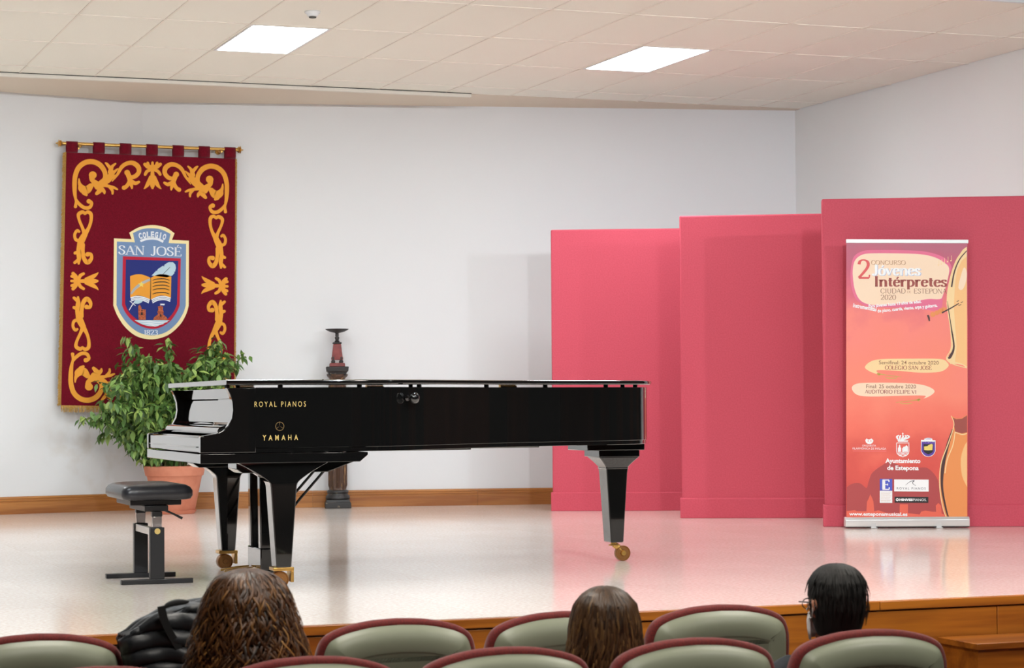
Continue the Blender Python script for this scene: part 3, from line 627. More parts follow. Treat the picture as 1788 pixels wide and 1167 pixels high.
em.add([(cx+R_*k*math.cos(2*PI*i/N), -.0006, cz+R_*k*math.sin(2*PI*i/N)) for k in (1, .86) for i in range(N)], [(i, (i+1) % N, N+(i+1) % N, N+i) for i in range(N)])
for q in range(3):
    a = PI/2+q*2*PI/3
    em.add([(cx+math.cos(a+.10)*R_*.08, -.0006, cz+math.sin(a+.1)*R_*.08), (cx+math.cos(a-.10)*R_*.08, -.0006, cz+math.sin(a-.1)*R_*.08), (cx+math.cos(a-.07)*R_*.8, -.0006, cz+math.sin(a-.07)*R_*.8), (cx+math.cos(a+.07)*R_*.8, -.0006, cz+math.sin(a+.07)*R_*.8)], [(0, 1, 2, 3)])
obj('emblem', em, mat('dull_gold', srgb(120, 96, 60), .4, .6), piano, fix=False)

# ================================================================== BENCH
bench = thing('piano_bench', 'black leather adjustable piano bench on a twin-post metal frame, in front of the keyboard', 'bench', (2.27, 11.36, 0), math.radians(-1))
def rrect(hx, hy, r, n=5):
    P = []
    for cx, cy, a0 in ((hx-r, hy-r, 0), (-hx+r, hy-r, 90), (-hx+r, -hy+r, 180), (hx-r, -hy+r, 270)):
        for k in range(n+1):
            a = math.radians(a0+90*k/n); P.append((cx+r*math.cos(a), cy+r*math.sin(a)))
    return P
hx, hy = .182, .285
lv = [(.424, .03), (.428, .010), (.445, .0), (.470, .001), (.488, .012), (.499, .032), (.505, .075), (.507, .13)]
rs = [[(p[0], p[1], z) for p in rrect(hx-o, hy-o, .045)] for z, o in lv]
obj('seat', MB().rings(rs), M['leather'], bench, smooth=60)
obj('under_frame', MB().box(-.13, .13, -.21, .21, .396, .4235).box(-.06, .06, -.225, .225, .365, .3955), M['satin'], bench, bevel=.004)
for y in (-.225, .235):
    obj('post', MB().box(-.036, .036, y-.022, y+.022, .0245, .285), M['satin'], bench, bevel=.003)
    obj('telescopic_tube', MB().box(-.024, .024, y-.015, y+.015, .2852, .34), M['steel'], bench, bevel=.002)
    obj('inner_tube', MB().box(-.026, .026, y-.018, y+.018, .3405, .3955 if y > 0 else .3645), M['satin'], bench, bevel=.002)
    obj('foot', MB().box(-.182, .182, y-.022, y+.022, .001, .024), M['satin'], bench, bevel=.002)
obj('cross_bar', MB().box(-.030, -.004, -.203, .213, .245, .282), M['alu'], bench, bevel=.002)
obj('lever', MB().tube([(.04, -.20, .372), (.09, -.20, .35), (.135, -.205, .326)], [.006, .005, .007]), M['satin'], bench, smooth=60)
obj('maker_badge', MB().lathe([(.001, 0), (.015, 0), (.015, -.002), (.001, -.002)], (0, -.2472, .266), 20, 'y'), M['gold'], bench, smooth=40)

# ================================================================== PEDESTAL AND CANDLE STAND
cxp, cyp = 5.41, 18.72
ped = thing('pedestal', 'worn dark fluted column pedestal against the wall behind the piano', 'pedestal', (cxp, cyp, 0), math.radians(-14))
def sqring(z, h): return [(-h, -h, z), (h, -h, z), (h, h, z), (-h, h, z)]
obj('plinth', MB().rings([sqring(.001, .113), sqring(.045, .113), sqring(.055, .104), sqring(.075, .102)]), M['colblack'], ped, bevel=.004)
obj('base_moulding', MB().lathe([(.10, .0755), (.108, .085), (.104, .105), (.092, .115), (.088, .128), (.096, .138), (.092, .152), (.084, .158)], seg=40), M['colblack'], ped, smooth=40)
fl = []
for z, r0 in [(.159, .078), (.165, .074), (.185, .078), (.20, .083), (.6, .083), (.98, .078), (1.06, .076), (1.075, .070)]:
    ring = []
    for i in range(96):
        a = 2*PI*i/96; d = .012*(.5-.5*math.cos(a*12))**.7 if .18 < z < 1.06 else 0
        ring.append(((r0-d)*math.cos(a), (r0-d)*math.sin(a), z))
    fl.append(ring)
obj('fluted_shaft', MB().rings(fl), M['shaft'], ped, smooth=60)
obj('neck_ring', MB().lathe([(.072, 1.0755), (.084, 1.082), (.084, 1.094), (.070, 1.10), (.066, 1.125), (.074, 1.14), (.090, 1.155), (.093, 1.165), (.093, 1.172)], seg=40), M['shaft'], ped, smooth=40)
cap = MB().rings([sqring(1.1725, .078), sqring(1.185, .080), sqring(1.20, .094), sqring(1.235, .098), sqring(1.238, .094)])
obj('capital', cap, M['colblack'], ped, bevel=.005)
for a in range(4):
    v = MB().lathe([(.001, -.012), (.012, -.012), (.014, 0), (.012, .012), (.001, .012)], (0, 0, 0), 14, 'x')
    o = obj('volute', v, M['colblack'], ped, smooth=40); o.location = (.084*math.cos(PI/4+a*PI/2), .084*math.sin(PI/4+a*PI/2), 1.17); o.rotation_euler = (0, 0, PI/4+a*PI/2+PI/2)
cs = thing('candle_stand', 'dark red and black candle stand with a wide dish on the pedestal', 'candle holder', (cxp, cyp, 1.2382), math.radians(-14))
obj('foot_slab', MB().rings([sqring(.0005, .068), sqring(.028, .066), sqring(.032, .060)]), M['castred'], cs, bevel=.003)
for a in range(4):
    x, y = .045*math.cos(PI/4+a*PI/2)*1.1, .045*math.sin(PI/4+a*PI/2)*1.1
    obj('claw_foot', MB().lathe([(.001, .0325), (.016, .034), (.018, .046), (.012, .058), (.017, .070), (.014, .084), (.006, .094), (.001, .096)], (x, y, 0), 12), M['castiron'], cs, smooth=60)
obj('tapered_body', MB().rings([sqring(.060, .047), sqring(.066, .049), sqring(.196, .034), sqring(.199, .030)]), M['castred'], cs, bevel=.002)
obj('collar', MB().rings([sqring(.1995, .036), sqring(.206, .040), sqring(.213, .038), sqring(.216, .028)]), M['castiron'], cs, bevel=.002)
obj('stem', MB().lathe([(.02, .2165), (.024, .224), (.014, .232), (.018, .246), (.021, .256), (.013, .266), (.017, .28), (.013, .290), (.022, .297)], seg=24), M['castiron'], cs, smooth=60)
obj('dish', MB().lathe([(.001, .2975), (.03, .299), (.065, .308), (.090, .320), (.102, .329), (.103, .332), (.088, .326), (.06, .315), (.001, .306)], seg=40), M['castiron'], cs, smooth=60)
obj('spike', MB().lathe([(.006, .306), (.003, .325), (.0008, .338)], seg=10), M['castiron'], cs, smooth=60)

# ================================================================== POTTED FICUS
px_, py_ = 3.90, 18.42
pot = thing('potted_ficus', 'bushy green potted ficus in a terracotta pot behind the piano keyboard', 'plant', (px_, py_, 0))
obj('saucer', MB().lathe([(.001, .001), (.165, .001), (.185, .03), (.178, .032), (.16, .012), (.001, .012)], seg=48), M['terracotta'], pot, smooth=40)
obj('pot', MB().lathe([(.001, .013), (.165, .013), (.17, .02), (.228, .31), (.232, .318), (.242, .320), (.256, .385), (.256, .398), (.248, .402), (.236, .398), (.226, .33), (.001, .33)], seg=56), M['terracotta'], pot, smooth=35)
obj('soil', MB().lathe([(.001, .36), (.12, .358), (.228, .345), (.22, .332), (.001, .331)], seg=32), M['soil'], pot, smooth=60)
rnd = random.Random(11)
# branches leave the pot and arch outwards; leaves hang along the upper parts
def wallgap(x): return (APY-abs(x+px_-APX)*.2148)-py_-.10
leaves = []; stems = MB()
tips = []
def crown_top(x):       # outline of the bush against the wall (local x, height)
    P = [(-.78, .80), (-.66, .95), (-.50, 1.20), (-.40, 1.30), (-.30, 1.28), (-.15, 1.33), (-.02, 1.34), (.1, 1.28), (.25, 1.30), (.36, 1.42), (.45, 1.34), (.52, 1.2)]
    for a, b in zip(P, P[1:]):
        if a[0] <= x <= b[0]: return a[1]+(b[1]-a[1])*(x-a[0])/(b[0]-a[0])
    return .8
for i in range(100):
    tx_ = rnd.uniform(-.60, .50); top = crown_top(tx_); lo = .55+.35*max(0, (abs(tx_+.1)-.25))
    tz = lo+(top-lo)*rnd.random()**.6; ty_ = rnd.uniform(-.42, min(.42, wallgap(tx_)-.08))*(1-.5*max(0, tz-1.1)/.3)
    tips.append((tx_, ty_, tz))
tips += [(-.40, -.05, 1.46), (-.39, .0, 1.38), (.40, .05, 1.46), (.36, .0, 1.43), (-.80, -.1, .80), (-.66, -.12, .84), (.60, .0, 1.34), (.52, .02, 1.26), (-.05, 0, 1.44), (-.68, -.05, .78)]
for tp in tips:
    a = rnd.uniform(0, 2*PI); r0 = rnd.uniform(.02, .14); b0 = Vector((r0*math.cos(a), r0*math.sin(a), .35)); T = Vector(tp)
    mid = Vector((b0.x*.6+T.x*.35, b0.y*.6+T.y*.35, .35+(T.z-.35)*.62+.08))
    pts = [Vector(q) for q in catmull([tuple(b0), tuple((b0+mid)/2+Vector((0, 0, .04))), tuple(mid), tuple((mid+T)/2+Vector((0, 0, .05))), tuple(T)], 5)]
    stems.tube(pts, [.0065-.0048*k/(len(pts)-1) for k in range(len(pts))], 5)
    L0 = 0; n = len(pts)
    for k in range(5, n):
        for rep in range(5 if k < n-3 else 4):
            p = pts[k]+Vector((rnd.gauss(0, .038), rnd.gauss(0, .038), rnd.gauss(0, .032)))*(1 if k < n-4 else .6)
            if p.z < .46: continue
            leaves.append((p, rnd.uniform(0, 2*PI), rnd.uniform(-.2, 1.3), rnd.uniform(.75, 1.2)))
for k in range(450):
    a = rnd.uniform(0, 2*PI); rr = .30*math.sqrt(rnd.random()); z = rnd.uniform(.44, .72); x = rr*1.25*math.cos(a)*(.6+.5*(z-.44)/.28)-.08; y = rr*math.sin(a)*(.75+.4*(z-.44)/.28)
    leaves.append((Vector((x, y, z)), rnd.uniform(0, 2*PI), rnd.uniform(.2, 1.3), rnd.uniform(.7, 1.1)))
for k in range(1000):        # fill of the lower front of the bush
    a = rnd.uniform(0, 2*PI); rr = .34*math.sqrt(rnd.random()); z = rnd.uniform(.50, 1.22); sp = .55+.55*min(1, (z-.45)/.35)
    x = rr*1.45*math.cos(a)*sp-.08; y = rr*math.sin(a)*sp-.04
    if z > crown_top(x)-.03: continue
    leaves.append((Vector((x, min(y, wallgap(x)-.05), z)), rnd.uniform(0, 2*PI), rnd.uniform(-.1, 1.3), rnd.uniform(.75, 1.25)))
stems.tube([(0, .01, .34), (.01, .01, .6), (-.02, 0, .8)], [.012, .010, .008]).tube([(.05, -.03, .34), (.09, -.02, .62), (.14, 0, .85)], [.011, .009, .007]).tube([(-.05, 0, .34), (-.11, .0, .62), (-.18, 0, .85)], [.011, .009, .007])
obj('stems', stems, M['stem'], pot, smooth=60)
LV = [(x*1.22, y, z) for x, y, z in [(0, 0, 0), (-.010, .016, -.003), (0, .016, -.006), (.010, .016, -.003), (-.015, .034, -.004), (0, .034, -.009), (.015, .034, -.004), (-.010, .054, -.010), (0, .055, -.014), (.010, .054, -.010), (0, .080, -.026)]]
LF = [(0, 2, 1), (0, 3, 2), (1, 2, 5, 4), (2, 3, 6, 5), (4, 5, 8, 7), (5, 6, 9, 8), (7, 8, 10), (8, 9, 10)]
def lmat(l):
    p, az, droop, s = l
    return Matrix.Translation(p) @ Matrix.Rotation(az, 4, 'Z') @ Matrix.Rotation(-droop, 4, 'X') @ Matrix.Rotation(rnd.uniform(-.5, .5), 4, 'Y') @ Matrix.Scale(s*1.08, 4)
leaf_me = MB().add(LV, LF, 0.0).mesh('leaf', M['leaf'], 180, fix=False)
leaves.sort(key=lambda l: l[0].y)
front = leaves[:300]; rest = leaves[300:]
for l in front:
    o = link(bpy.data.objects.new('leaf', leaf_me), pot); o.matrix_local = lmat(l)
fo = MB()
for l in rest:
    mm = lmat(l); fo.add([mm @ Vector(v) for v in LV], LF, rnd.random())
obj('foliage', fo, M['leaf'], pot, kind='stuff', fix=False, smooth=180)

# ================================================================== TAPESTRY
TY = 18.985
tp0 = hit(105, 715, TY)
tap = thing('tapestry', 'burgundy school banner tapestry with orange scrolls and a blue crest, hanging on the back wall', 'tapestry', tuple(tp0))
cTL, cTR, cBL, cBR = [hit(x, y, TY)-tp0 for x, y in ((115.5, 266), (411, 277.5), (106.5, 708), (408.5, 713))]
def cloth(a, b):     # a across, b down (0..1) -> local x, z
    p = (cTL*(1-a)+cTR*a)*(1-b)+(cBL*(1-a)+cBR*a)*b; return p.x, p.z
def wave(a, b): return -.010*b*(math.sin(a*9+1)*.35+math.sin(a*4+2.2)*.5)-.002
cl = MB(); NA, NB = 40, 30
for s_ in (0, 1):
    vs = []
    for j in range(NB+1):
        for i in range(NA+1):
            x, z = cloth(i/NA, j/NB); vs.append((x, wave(i/NA, j/NB)*.0-.0035*(1-s_), z))
    cl.add(vs, [(j*(NA+1)+i, j*(NA+1)+i+1, (j+1)*(NA+1)+i+1, (j+1)*(NA+1)+i) for j in range(NB) for i in range(NA)])
obj('cloth', cl, M['cloth'], tap, smooth=60)
rz = [(hit(97, 250, TY)-tp0), (hit(425, 262, TY)-tp0)]
def rodp(a): x = cTL.x*(1-a)+cTR.x*a; k = (x-rz[0].x)/(rz[1].x-rz[0].x); return x, rz[0].z+(rz[1].z-rz[0].z)*k
for k in range(7):
    a0 = k/6*.934; a1 = a0+.066; vs = MB(); N = 14
    rs = []
    for q in range(N+1):
        t = q/N
        def pt(a):
            x, zr = rodp(a); _, zb = cloth(a, 0); R_ = .021
            if t < .25: return (x, -R_+(.0165 if t == 0 else 0)+.0, zb+(zr-zb)*(t/.25)) if t > 0 else (x, -.006, zb-.004)
            if t < .75: an = PI*(t-.25)/.5; return (x, -R_*math.cos(an)+.0, zr+R_*math.sin(an))
            return (x, R_, zr+(zb-zr)*((t-.75)/.25))
        rs.append((pt(a0), pt(a1)))
    mb = MB(); mb.add([p for r_ in rs for p in r_], [(2*i, 2*i+1, 2*i+3, 2*i+2) for i in range(N)])
    o = obj('tab', mb, M['cloth'], tap, fix=False, smooth=60); so = o.modifiers.new('thick', 'SOLIDIFY'); so.thickness = .003
def fringe(fn, n, ln):
    mb = MB(); r_ = random.Random(3)
    for i in range(n):
        (x, z), (dx, dz) = fn(i/n); l = ln*r_.uniform(.85, 1.12); wx = .0035
        j = r_.uniform(-.004, .004)
        if abs(dx) > abs(dz): mb.tube([(x, -.002, z), (x+dx*l*.5, -.004+j, z-.004), (x+dx*l, -.003+j, z-.010)], [.0035, .003, .002], 4)
        else: mb.tube([(x, -.002, z), (x+j, -.004, z+dz*l*.5), (x+j, -.003+j, z+dz*l)], [.0035, .003, .002], 4)
    return mb
obj('fringe', fringe(lambda t: (cloth(0, t), (-1, 0)), 420, .030), M['fringe'], tap, kind='stuff', label='gold fringe')
obj('fringe', fringe(lambda t: (cloth(1, t), (1, 0)), 420, .014), M['fringe'], tap, kind='stuff', label='gold fringe')
obj('fringe', fringe(lambda t: (cloth(t, 1), (0, -1)), 330, .055), M['fringe'], tap, kind='stuff', label='gold fringe')
# rod
rod = thing('curtain_rod', 'brass rod with turned finials holding up the burgundy tapestry', 'rod', tuple(tp0))
A, B = Vector((rz[0].x, 0, rz[0].z)), Vector((rz[1].x, 0, rz[1].z)); D = (B-A).normalized()
obj('rod_tube', MB().tube([tuple(A+D*.07), tuple(B-D*.07)], .0145, 16), M['brass'], rod, smooth=60)
for P, s_ in ((A, 1), (B, -1)):
    fin = MB(); q = [(0, .002), (.008, .006), (.014, .005), (.022, .016), (.028, .034), (.036, .022), (.044, .030), (.052, .020), (.060, .015), (.072, .016)]
    fin.tube([tuple(P+D*s_*a) for a, _ in q], [b for _, b in q], 16); obj('finial', fin, M['brass'], rod, smooth=60)
for a in (.125, .878):
    P = A+(B-A)*a; yb = APY-abs(P.x+tp0.x-APX)*.2148-TY
    br = MB().tube([(P.x, yb-.001, P.z-.01), (P.x, yb-.012, P.z-.01)], [.028, .024], 16).tube([(P.x, yb-.01, P.z-.01), (P.x, .03, P.z-.022), (P.x, .0, P.z-.024)], .007).tube([(P.x+.0, -.02, P.z-.024), (P.x, -.028, P.z-.018), (P.x, -.034, P.z-.012)], [.013, .016, .008], 12)
    obj('bracket', br, M['brass'], rod, smooth=60)
# scroll work: drawn once for the top left quarter and mirrored
def ab(px, py):     # photograph point -> cloth coordinates
    b = (py-262)/448
    for _ in range(3):
        xl = 115.5-9*b; xr = 411-2.5*b; a = (px-xl)/(xr-xl); yt = 266+11.5*a; yb = 708+5*a; b = (py-yt)/(yb-yt)
    return a, b
def mk(mx, my):
    def f(x, y):
        a, b = ab(60+x*.2237, 220+y*.2237)
        if mx: a = 1-a
        if my: b = 1.012-b
        return cloth(a, b)
    return f
CORNER = [[(318,632,26),(322,590,18),(314,540,26),(311,480,34),(315,400,36),(340,330,38),(390,288,40),(450,280,40),(505,305,40),(540,355,36),(545,405,34),(520,445,34),(480,450,30),(445,425,34),(450,385,60)],
 [(345,415,10),(350,455,26),(375,490,50),(405,500,64),(435,470,42)], [(360,500,20),(385,525,34),(402,540,20)], [(350,450,12),(346,490,16),(362,515,16)],
 [(445,425,30),(490,470,60),(505,500,44),(480,530,26)], [(505,480,40),(535,510,28),(540,528,14)], [(520,455,44),(565,470,24),(610,482,22),(638,496,14)], [(575,472,24),(600,505,22),(602,530,16)],
 [(515,450,50),(560,420,60),(590,385,46),(588,340,30),(560,300,22),(548,290,12)], [(585,360,40),(598,320,26),(624,296,14)], [(590,380,40),(620,355,22),(642,335,10)], [(575,420,36),(610,395,22),(636,382,8)],
 [(600,432,8),(640,380,20),(670,325,30),(710,295,32),(760,290,36),(800,320,38),(805,362,34),(775,395,34),(738,398,30),(715,365,44)],
 [(725,385,40),(735,430,34),(712,470,30),(690,484,34)], [(735,430,30),(748,465,26),(752,488,14)], [(735,420,26),(775,448,30),(806,438,20)],
 [(320,575,20),(345,610,26),(385,640,28),(425,638,28),(442,605,24),(420,590,36)]]
SIDE = [[(388,845,34),(372,800,24),(346,735,22),(342,692,28),(372,675,30),(390,688,20)], [(390,688,20),(412,674,28),(436,692,28),(436,745,24),(418,800,26),(388,850,40)],
 [(388,850,44),(362,900,52),(345,945,34),(340,985,32),(345,1030,34),(342,1078,16)], [(355,900,30),(320,890,24),(312,850,22),(330,820,24),(345,828,20)],
 [(372,930,36),(374,985,28),(384,1040,32),(410,1068,36),(438,1040,28),(436,1005,24),(410,1005,36)], [(340,985,26),(315,995,24)], [(338,1050,28),(312,1070,22)]]
MID = [[(912,330,20),(912,400,34),(912,460,38),(912,485,20)], [(893,395,14),(878,450,32),(858,480,18),(846,492,6)], [(931,395,14),(946,450,32),(966,480,18),(980,492,6)],
 [(895,345,22),(870,355,26),(855,380,22)], [(929,345,22),(954,355,26),(972,380,22)], [(853,300,26),(880,322,30),(912,318,30),(944,322,30),(973,300,26)],
 [(875,290,22),(885,315,22)], [(912,288,20),(912,320,24)], [(948,290,22),(938,315,22)]]
def motif(name, strokes, f, st=None):
    mb = MB()
    for i, st_ in enumerate(strokes): flat_stroke(mb, st_, f, -.0036-.0004*(i % 5), .003, n=5)
    obj(name, mb, M['applique'], tap, fix=False)
for mx in (0, 1):
    for my in (0, 1):
        motif('corner_scroll', CORNER, mk(mx, my)); motif('heart_scroll', SIDE, mk(mx, my))
for my in (0, 1): motif('leaf_motif', MID, mk(0, my))
def rotf(mx):
    def f(x, y):     # centre motif turned on its side
        u, v = x-912, y-392; a, b = ab(60+(374+v*.93)*.24+0, 460+(132+u)*.2400)
        a, b = ab(147.5+v*.2237*1.0, 491.5+u*.2237)
        if mx: a = 1-a; b = b+.004
        return cloth(a, b)
    return f
for mx in (0, 1): motif('leaf_motif', MID, rotf(mx))
# crest
crest = thing_part('crest', tap, (0, 0, 0), 'blue and cream school crest with an open book')
def cf(x, y): a, b = ab(180+x*.2056, 370+y*.2056); return cloth(a, b)
def crest_poly(name, P, mt, lvl, th=.0016, mb=None, keep=False):
    m_ = mb or MB(); flat_poly(m_, P, cf, -.0035-.0016*lvl, th)
    if not keep: obj(name, m_, M[mt], crest, fix=False)
    return m_
top1 = catmull([(212,180),(300,132),(410,115),(520,135),(597,185)], 5)
bot1 = catmull([(718,800),(695,875),(640,965),(540,1050),(410,1085),(280,1062),(180,985),(112,885),(78,800)], 5)
crest_poly('cream_border', top1+[(575,240),(720,248)]+bot1+[(84,228),(232,235)], 'cream', 0)
top2 = catmull([(243,183),(320,150),(400,142),(480,152),(562,190)], 5)
bot2 = catmull([(692,800),(668,868),(610,955),(520,1025),(410,1052),(295,1028),(205,960),(138,870),(105,795)], 5)
crest_poly('blue_shield', top2+[(545,268),(695,275)]+bot2+[(108,255),(260,262)], 'blue', 1)
crest_poly('crimson_border', [(158,380),(650,398)]+catmull([(640,800),(612,860),(560,930),(490,978),(410,997),(320,978),(240,930),(180,860),(150,795)], 5), 'crimson', 2)
crest_poly('navy_field', [(183,408),(628,420)]+catmull([(617,790),(590,850),(545,905),(480,950),(405,970),(330,950),(260,905),(205,850),(176,785)], 5), 'navy', 3)
crest_poly('sea', [(255,922),(555,924)]+catmull([(545,928),(480,962),(405,976),(330,962),(262,928)], 4), 'pale', 4)
mb = MB()
for y, xa, xb in ((938, 285, 535), (955, 320, 500), (968, 360, 460)): flat_stroke(mb, [(xa, y, 3), ((xa*2+xb)/3, y-5, 9), ((xa+xb*2)/3, y+5, 9), (xb, y, 3)], cf, -.0035-.0016*5, .001)
obj('wave', mb, M['felt_white'], crest, fix=False)
crest_poly('quill', [(400,545),(440,502),(446,508),(452,490),(498,460),(505,470),(510,452),(545,430),(580,430),(602,450),(607,480),(600,512),(588,512),(596,522),(575,545),(530,560)], 'pale', 4)
mb = MB(); flat_stroke(mb, [(495,535,3),(530,500,4),(556,474,3)], cf, -.0035-.0016*5, .001); obj('quill_shaft', mb, M['ink'], crest, fix=False)
mb = MB(); crest_poly('', catmull([(218,550),(262,536),(320,536),(390,562)], 4)+[(392,750)]+catmull([(392,748),(330,722),(270,714),(220,735)], 4), '', 4, mb=mb, keep=True)
crest_poly('', catmull([(395,562),(455,536),(520,536),(568,552)], 4)+[(564,738)]+catmull([(564,738),(510,716),(455,718),(394,750)], 4), '', 4, mb=mb, keep=True); obj('book_page', mb, M['applique'], crest, fix=False)
mb = MB()
for k in range(3):
    o_ = k*13
    flat_stroke(mb, [(222+k*2, 735+o_, 9), (270, 722+o_, 10), (330, 730+o_, 10), (384-k*4, 750+o_, 9)], cf, -.0035-.0016*4.6, .0012, balls=False)
    flat_stroke(mb, [(562-k*2, 737+o_, 9), (510, 722+o_, 10), (452, 728+o_, 10), (400+k*4, 750+o_, 9)], cf, -.0035-.0016*4.6, .0012, balls=False)
obj('page_edges', mb, M['felt_white'], crest, fix=False)
mb = MB()
for y in (578, 605, 633, 662, 695): flat_stroke(mb, [(410, y+6, 5), (445, y-4, 8), (510, y-6, 8), (550, y+6, 5)], cf, -.0035-.0016*5.4, .001)
flat_stroke(mb, [(392, 560, 5), (392, 650, 5), (388, 750, 5)], cf, -.0035-.0016*5.4, .001, smooth=False)
obj('text_lines', mb, M['ink'], crest, fix=False)
mb = MB(); flat_stroke(mb, [(226,700,16),(260,655,22),(320,610,24),(386,578,20)], cf, -.0035-.0016*5.2, .001, balls=False); obj('sash', mb, M['greyfelt'], crest, fix=False)
crest_poly('star', [(312+(28 if k % 2 == 0 else 12)*math.cos(-PI/2+k*PI/5), 620+(28 if k % 2 == 0 else 12)*math.sin(-PI/2+k*PI/5)) for k in range(10)], 'yellow', 5.8, .001)
mb = MB(); crest_poly('', [(290,920),(286,850),(288,800),(300,792),(312,812),(314,830),(350,832),(350,920)], '', 5, mb=mb, keep=True)
crest_poly('', [(412,922),(420,900),(455,872),(448,855),(458,830),(452,808),(468,806),(475,796),(484,808),(498,808),(494,832),(503,855),(497,874),(528,900),(538,922)], '', 5, mb=mb, keep=True); obj('tower', mb, M['brickfelt'], crest, fix=False)
mb = MB(); crest_poly('', [(308,880),(308,862),(316,852),(325,862),(325,880)], '', 5.6, .001, mb=mb, keep=True); crest_poly('', [(470,895),(470,878),(476,870),(483,878),(483,895)], '', 5.6, .001, mb=mb, keep=True); flat_disc(mb, 318, 842, 6, cf, -.0125, .001); obj('tower_window', mb, M['ink'], crest, fix=False)
mb = MB(); flat_poly(mb, [(477,783),(512,784),(508,797),(478,796)], cf, -.0125, .001); flat_stroke(mb, [(475,782,3),(475,812,3)], cf, -.012, .001, smooth=False)
flat_stroke(mb, [(210,838,5),(232,800,7),(256,768,5)], cf, -.012, .001); flat_stroke(mb, [(216,762,5),(262,800,5)], cf, -.012, .001, smooth=False); obj('flag_and_pen', mb, M['felt_white'], crest, fix=False)
crest_poly('small_quill', [(250,765),(272,750),(326,757),(316,772),(284,785),(252,782)], 'pale', 5)
mb = MB()
for i, ch in enumerate('COLEGIO'):
    t = (i+.5)/7-.5; ang = t*.62; xc = 408+t*222; yc = 212+abs(t)**2*78-16
    add_text(mb, ch, xc-14 if ch != 'I' else xc-5, yc-27, xc+14 if ch != 'I' else xc+5, yc+27, cf, -.0035-.0016*2.2, .001, bold=.05, rot=ang)
flat_stroke(mb, [(305,252,20),(350,235,20),(403,229,20),(455,236,20),(500,257,20)], cf, -.0035-.0016*2.2, .001, balls=False)
roman(mb, 'SAN', 120, 344, 362, 74, cf, -.0035-.0016*2.2, slope=.035, thick=.15, thin=.06)
roman(mb, 'JOSÉ', 392, 662, 371, 74, cf, -.0035-.0016*2.2, slope=.03, thick=.15, thin=.06)
roman(mb, '1823', 335, 455, 1046, 40, cf, -.0035-.0016*2.2, slope=.02, thick=.15, thin=.07)
obj('lettering', mb, M['felt_white'], crest, fix=False, label='white lettering COLEGIO SAN JOSÉ 1823')

# ================================================================== ROLL-UP BANNER
bl0 = hit(1476.5, 924.0, 13.85); bdir = math.radians(-22)
ban = thing('roll_up_banner', 'roll-up banner with violins announcing a music contest, before the nearest raspberry flat', 'banner', (bl0.x, bl0.y, 0), bdir)
BW, BH = .874, 2.05
def bf(x, y): return .006+(x-1477)/214.5*(BW-.010), (924-y)/513*BH
obj('base', MB().prism([(.0, .012), (-.004, .02), (-.004, .060), (.010, .078), (.085, .078), (.097, .062), (.097, .012)], 0, BW, 'yz'), M['alu'], ban, bevel=.002)
obj('base_shadow_strip', MB().box(.002, BW-.002, .003, .095, .006, .0118), M['satin'], ban)
for x in (.175, .635): obj('foot', MB().box(x, x+.045, -.045, .10, .001, .0065).box(x+.005, x+.04, -.008, -.0045, .0066, .034), M['alu'], ban, bevel=.001)
obj('top_rail', MB().box(.004, BW-.004, .030, .052, 2.026, 2.052), M['alu'], ban, bevel=.002).matrix_local = Matrix.Translation((.003, 0, .002)) @ Matrix.Rotation(.0125, 4, 'Y')
obj('support_pole', MB().tube([(BW/2, .062, .07), (BW/2, .062, 2.03)], .009), M['alu'], ban, smooth=60)
def print_material():
    m = bpy.data.materials.new('banner_print'); m.use_nodes = True; nt = m.node_tree; b = nt.nodes['Principled BSDF']
    tc = nt.nodes.new('ShaderNodeTexCoord'); sp = nt.nodes.new('ShaderNodeSeparateXYZ'); nz = nt.nodes.new('ShaderNodeTexNoise'); nz.inputs['Scale'].default_value = 2.6; nz.inputs['Detail'].default_value = 4
    ma = nt.nodes.new('ShaderNodeMath'); ma.operation = 'MULTIPLY_ADD'; ma.inputs[1].default_value = .5; mb_ = nt.nodes.new('ShaderNodeMath'); mb_.operation = 'MULTIPLY_ADD'; mb_.inputs[1].default_value = .4; mb_.inputs[2].default_value = -.2
    rp = nt.nodes.new('ShaderNodeValToRGB'); e = rp.color_ramp.elements
    e[0].position = .0; e[0].color = (*srgb(226, 96, 76), 1); e[1].position = 1.0; e[1].color = (*srgb(186, 98, 120), 1)
    for p, c in ((.10, (208, 74, 66)), (.22, (226, 88, 76)), (.34, (246, 116, 96)), (.52, (252, 138, 114)), (.72, (250, 136, 122)), (.84, (222, 100, 120)), (.93, (200, 90, 116))):
        n = e.new(p); n.color = (*srgb(*c), 1)
    nt.links.new(tc.outputs['Object'], sp.inputs[0]); nt.links.new(tc.outputs['Object'], nz.inputs[0])
    nt.links.new(nz.outputs[0], mb_.inputs[0]); nt.links.new(sp.outputs['Z'], ma.inputs[0]); nt.links.new(mb_.outputs[0], ma.inputs[2])
    nt.links.new(ma.outputs[0], rp.inputs[0]); nt.links.new(rp.outputs[0], b.inputs['Base Color']); b.inputs['Roughness'].default_value = .45
    return m
sheet = obj('printed_sheet', MB().box(.006, BW-.010, .038, .040, .070, 2.027), print_material(), ban)
def pm(name, c, rough=.5): return mat(name, srgb(*c), rough)
PC = dict(cream=(252, 222, 192), pink=(246, 128, 128), mauve=(232, 112, 146), rust=(162, 76, 66), brown=(150, 96, 66), tan=(206, 160, 120), red=(226, 90, 90), white=(250, 250, 250), dark=(74, 44, 44), maroon=(180, 72, 72), orange=(240, 150, 84), amber=(250, 196, 132), straw=(250, 216, 160), blue=(78, 92, 200), black=(34, 28, 30), grey=(96, 96, 104), violet=(92, 60, 160), gold=(214, 180, 92), yellow=(240, 214, 110), coral=(236, 104, 82), lilac=(176, 184, 220))
PM = {k: pm('print_'+k, v) for k, v in PC.items()}
PY = .0378
